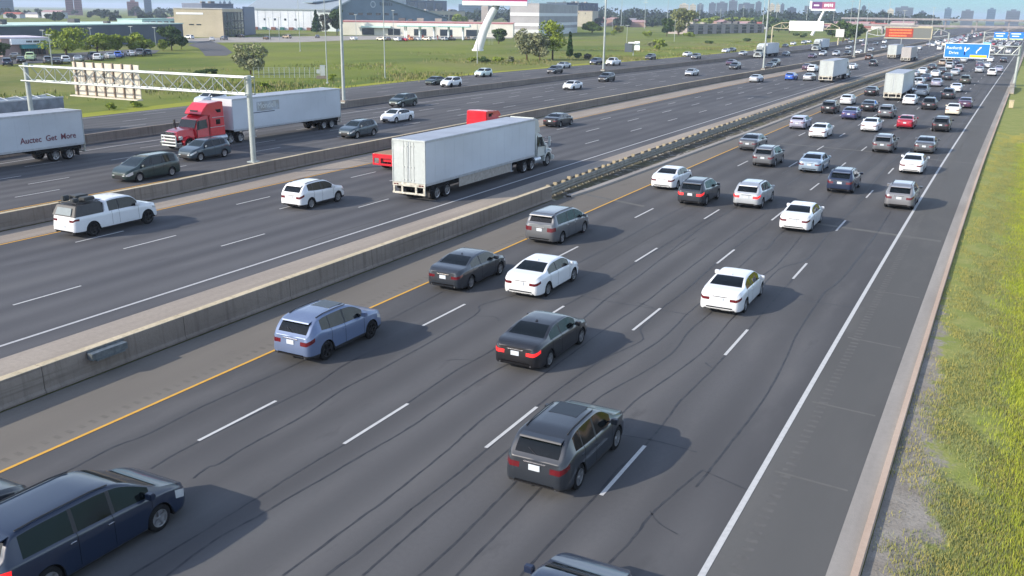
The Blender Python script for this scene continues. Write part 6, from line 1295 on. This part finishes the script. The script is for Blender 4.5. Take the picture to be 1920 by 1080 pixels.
verge('lush_grass', 60000, 1.5, 12, 12, 110, .11, .12, LG1, r_, bw=.0075); verge('lush_grass', 30000, 1.0, 12, 12, 110, .11, .12, LG2, r_, bw=.0075)
verge('verge_weeds', 34000, -.3, 2.4, 12, 110, .05, .10, WG, r_, -.7, bw=.008); verge('verge_weeds', 26000, -.9, 2.4, 14, 120, .06, .10, YG, r_, -.2, bw=.008); verge('verge_weeds', 4000, -1.35, -.2, 12, 90, .04, .06, WG, r_, 1.0, bw=.007)
# pale litter stones on the verge
mb = MB(); r3 = random.Random(4)
# far woods : one mass of crowns on the horizon
r_ = np.random.default_rng(21); cs = []; rs = []
def wood(n, x0, x1, y0, y1, h0, h1):
    for _ in range(n):
        x = r_.uniform(x0, x1); y = r_.uniform(y0, y1)
        if -105 < x-Cv(y) < 14: continue
        h = r_.uniform(h0, h1)
        for k in range(3): cs.append((x+r_.normal(0, 2.5), y+r_.normal(0, 2.5), h*r_.uniform(.3, .85))); q = h*r_.uniform(.25, .4); rs.append((q, q, q*.8))
wood(300, -700, -150, 1150, 1500, 12, 20); wood(170, -260, 260, 1250, 1600, 12, 20); wood(150, -1100, -500, 900, 1400, 9, 14); wood(90, -420, -150, 880, 1050, 7, 10); wood(60, 20, 200, 700, 1100, 8, 12); wood(110, -1250, -620, 480, 1000, 5, 9)
cs = np.array(cs); rs = np.array(rs)
q = leaves(cs, rs, 70000, 1.3, r_); o = mkobj('far_woods', quadmesh('far_woods', q, mat('leaf_far', (.04, .06, .035), .85, c2=(.022, .04, .026), nscale=.06))); tag(o, kind='stuff')
# houses and sheds scattered before the woods
r4 = random.Random(9); RF = [mat('roof_pinkish', (.33, .22, .22), .8), mat('roof_greyish', (.2, .2, .22), .8), mat('roof_rust', (.3, .1, .08), .8)]; WL = [mat('wall_pale', (.5, .48, .46), .8), mat('wall_brickish', (.3, .2, .17), .8), mat('wall_grey_pale', (.38, .4, .42), .8)]
k = 0
while k < 64:
    x, y = (r4.uniform(-420, -125), r4.uniform(880, 1180)) if k < 46 else (r4.uniform(-1000, -480), r4.uniform(420, 800))
    e = empty('low_building', (x, y, 0), r4.uniform(-.3, .5)); L = r4.uniform(12, 34); W_ = 10; h = r4.uniform(3, 6.5)
    tag(e, 'small far low building before the dark woods on the horizon', 'building', 'small far buildings before the woods')
    mb = MB(); mb.box(0, L, 0, W_, 0, h); mb.build('wall', r4.choice(WL), e)
    mb = MB(); mb.add([(-.4, -.4, h), (L+.4, -.4, h), (L+.4, W_+.4, h), (-.4, W_+.4, h), (-.2, W_/2, h+2), (L+.2, W_/2, h+2)], [(0, 1, 5, 4), (3, 4, 5, 2), (0, 4, 3), (1, 2, 5), (0, 3, 2, 1)]); mb.build('roof', r4.choice(RF), e)
    k += 1
# parked cars
PN = ['in the left car park, {} car from the left edge', 'parked along the gas station front, {} from the left', '']
rk = lambda T: {i: k for k, i in enumerate(sorted(range(len(T)), key=lambda i: math.atan2(T[i][0][0], T[i][0][1])))}
prk, grk = rk(PARK), rk(GAS)
for i, ((x, y), c_) in enumerate(PARK):
    place_car(['suv', 'sedan', 'pickup', 'suv', 'sedan'][i % 5], c_, x, y, .9+.2*math.sin(i*3), f"{WORD.get(c_, c_)} parked {['SUV', 'sedan', 'pickup', 'SUV', 'sedan'][i % 5]}, {ORD[prk[i]]} from the left in the left car park", 'cars parked in the left car park', 1)
for i, ((x, y), c_) in enumerate(GAS):
    place_car(['sedan', 'suv'][i % 2], c_, x, y, 1.1+.4*math.sin(i*2.1), f"{WORD.get(c_, c_)} {['sedan', 'SUV'][i % 2]} parked before the far buildings, {ORD[grk[i]]} from the left", 'cars parked before the gas station and hangars', 1)
for i, (x, y) in enumerate(DEAL):
    place_car(['sedan', 'suv', 'van'][i % 3], ['white', 'silver', 'white', 'lav', 'grey'][i % 5], x, y, 1.2, 'tiny pale car in the far dealership rows beyond the dry field', 'cars in the far dealership rows', 1)
# thin masts and power poles on the horizon
r5 = random.Random(31)
for k in range(22):
    x_ = 1000+k*40+r5.uniform(-12, 12); az = math.atan2(x_-960, 1758.38)-YAW; D = r5.uniform(700, 1150); x, y = D*math.sin(az), D*math.cos(az)
    if -100 < x-Cv(y) < 12: continue
    h = r5.uniform(19, 32); e = empty('power_pole', (x, y, 0), r5.uniform(0, 3)); tag(e, 'thin grey power pole on the hazy horizon before the tower blocks', 'power pole', 'power poles on the horizon')
    mb = MB(); mb.tube((0, 0, 0), (0, 0, h), .3, .12, n=5); mb.build('pole', GS, e); mb = MB(); mb.box(-2.2, 2.2, -.12, .12, h-2.2, h-1.9); mb.box(-1.6, 1.6, -.1, .1, h-.8, h-.5); mb.build('cross_arm', GS, e)

# ================================================================= HAZE
m = bpy.data.materials.new('haze_air'); m.use_nodes = True; n = m.node_tree
for x in list(n.nodes): n.nodes.remove(x)
o_ = n.nodes.new('ShaderNodeOutputMaterial'); pv = n.nodes.new('ShaderNodeVolumePrincipled'); pv.inputs['Color'].default_value = (.72, .82, 1, 1); pv.inputs['Density'].default_value = HAZE; pv.inputs['Anisotropy'].default_value = .2
n.links.new(pv.outputs[0], o_.inputs['Volume'])
mb = MB(); mb.box(-9500, 9500, -9500, 9500, -1.2, 46); tag(mb.build('haze', m), kind='stuff')
print('objects', len(bpy.data.objects))
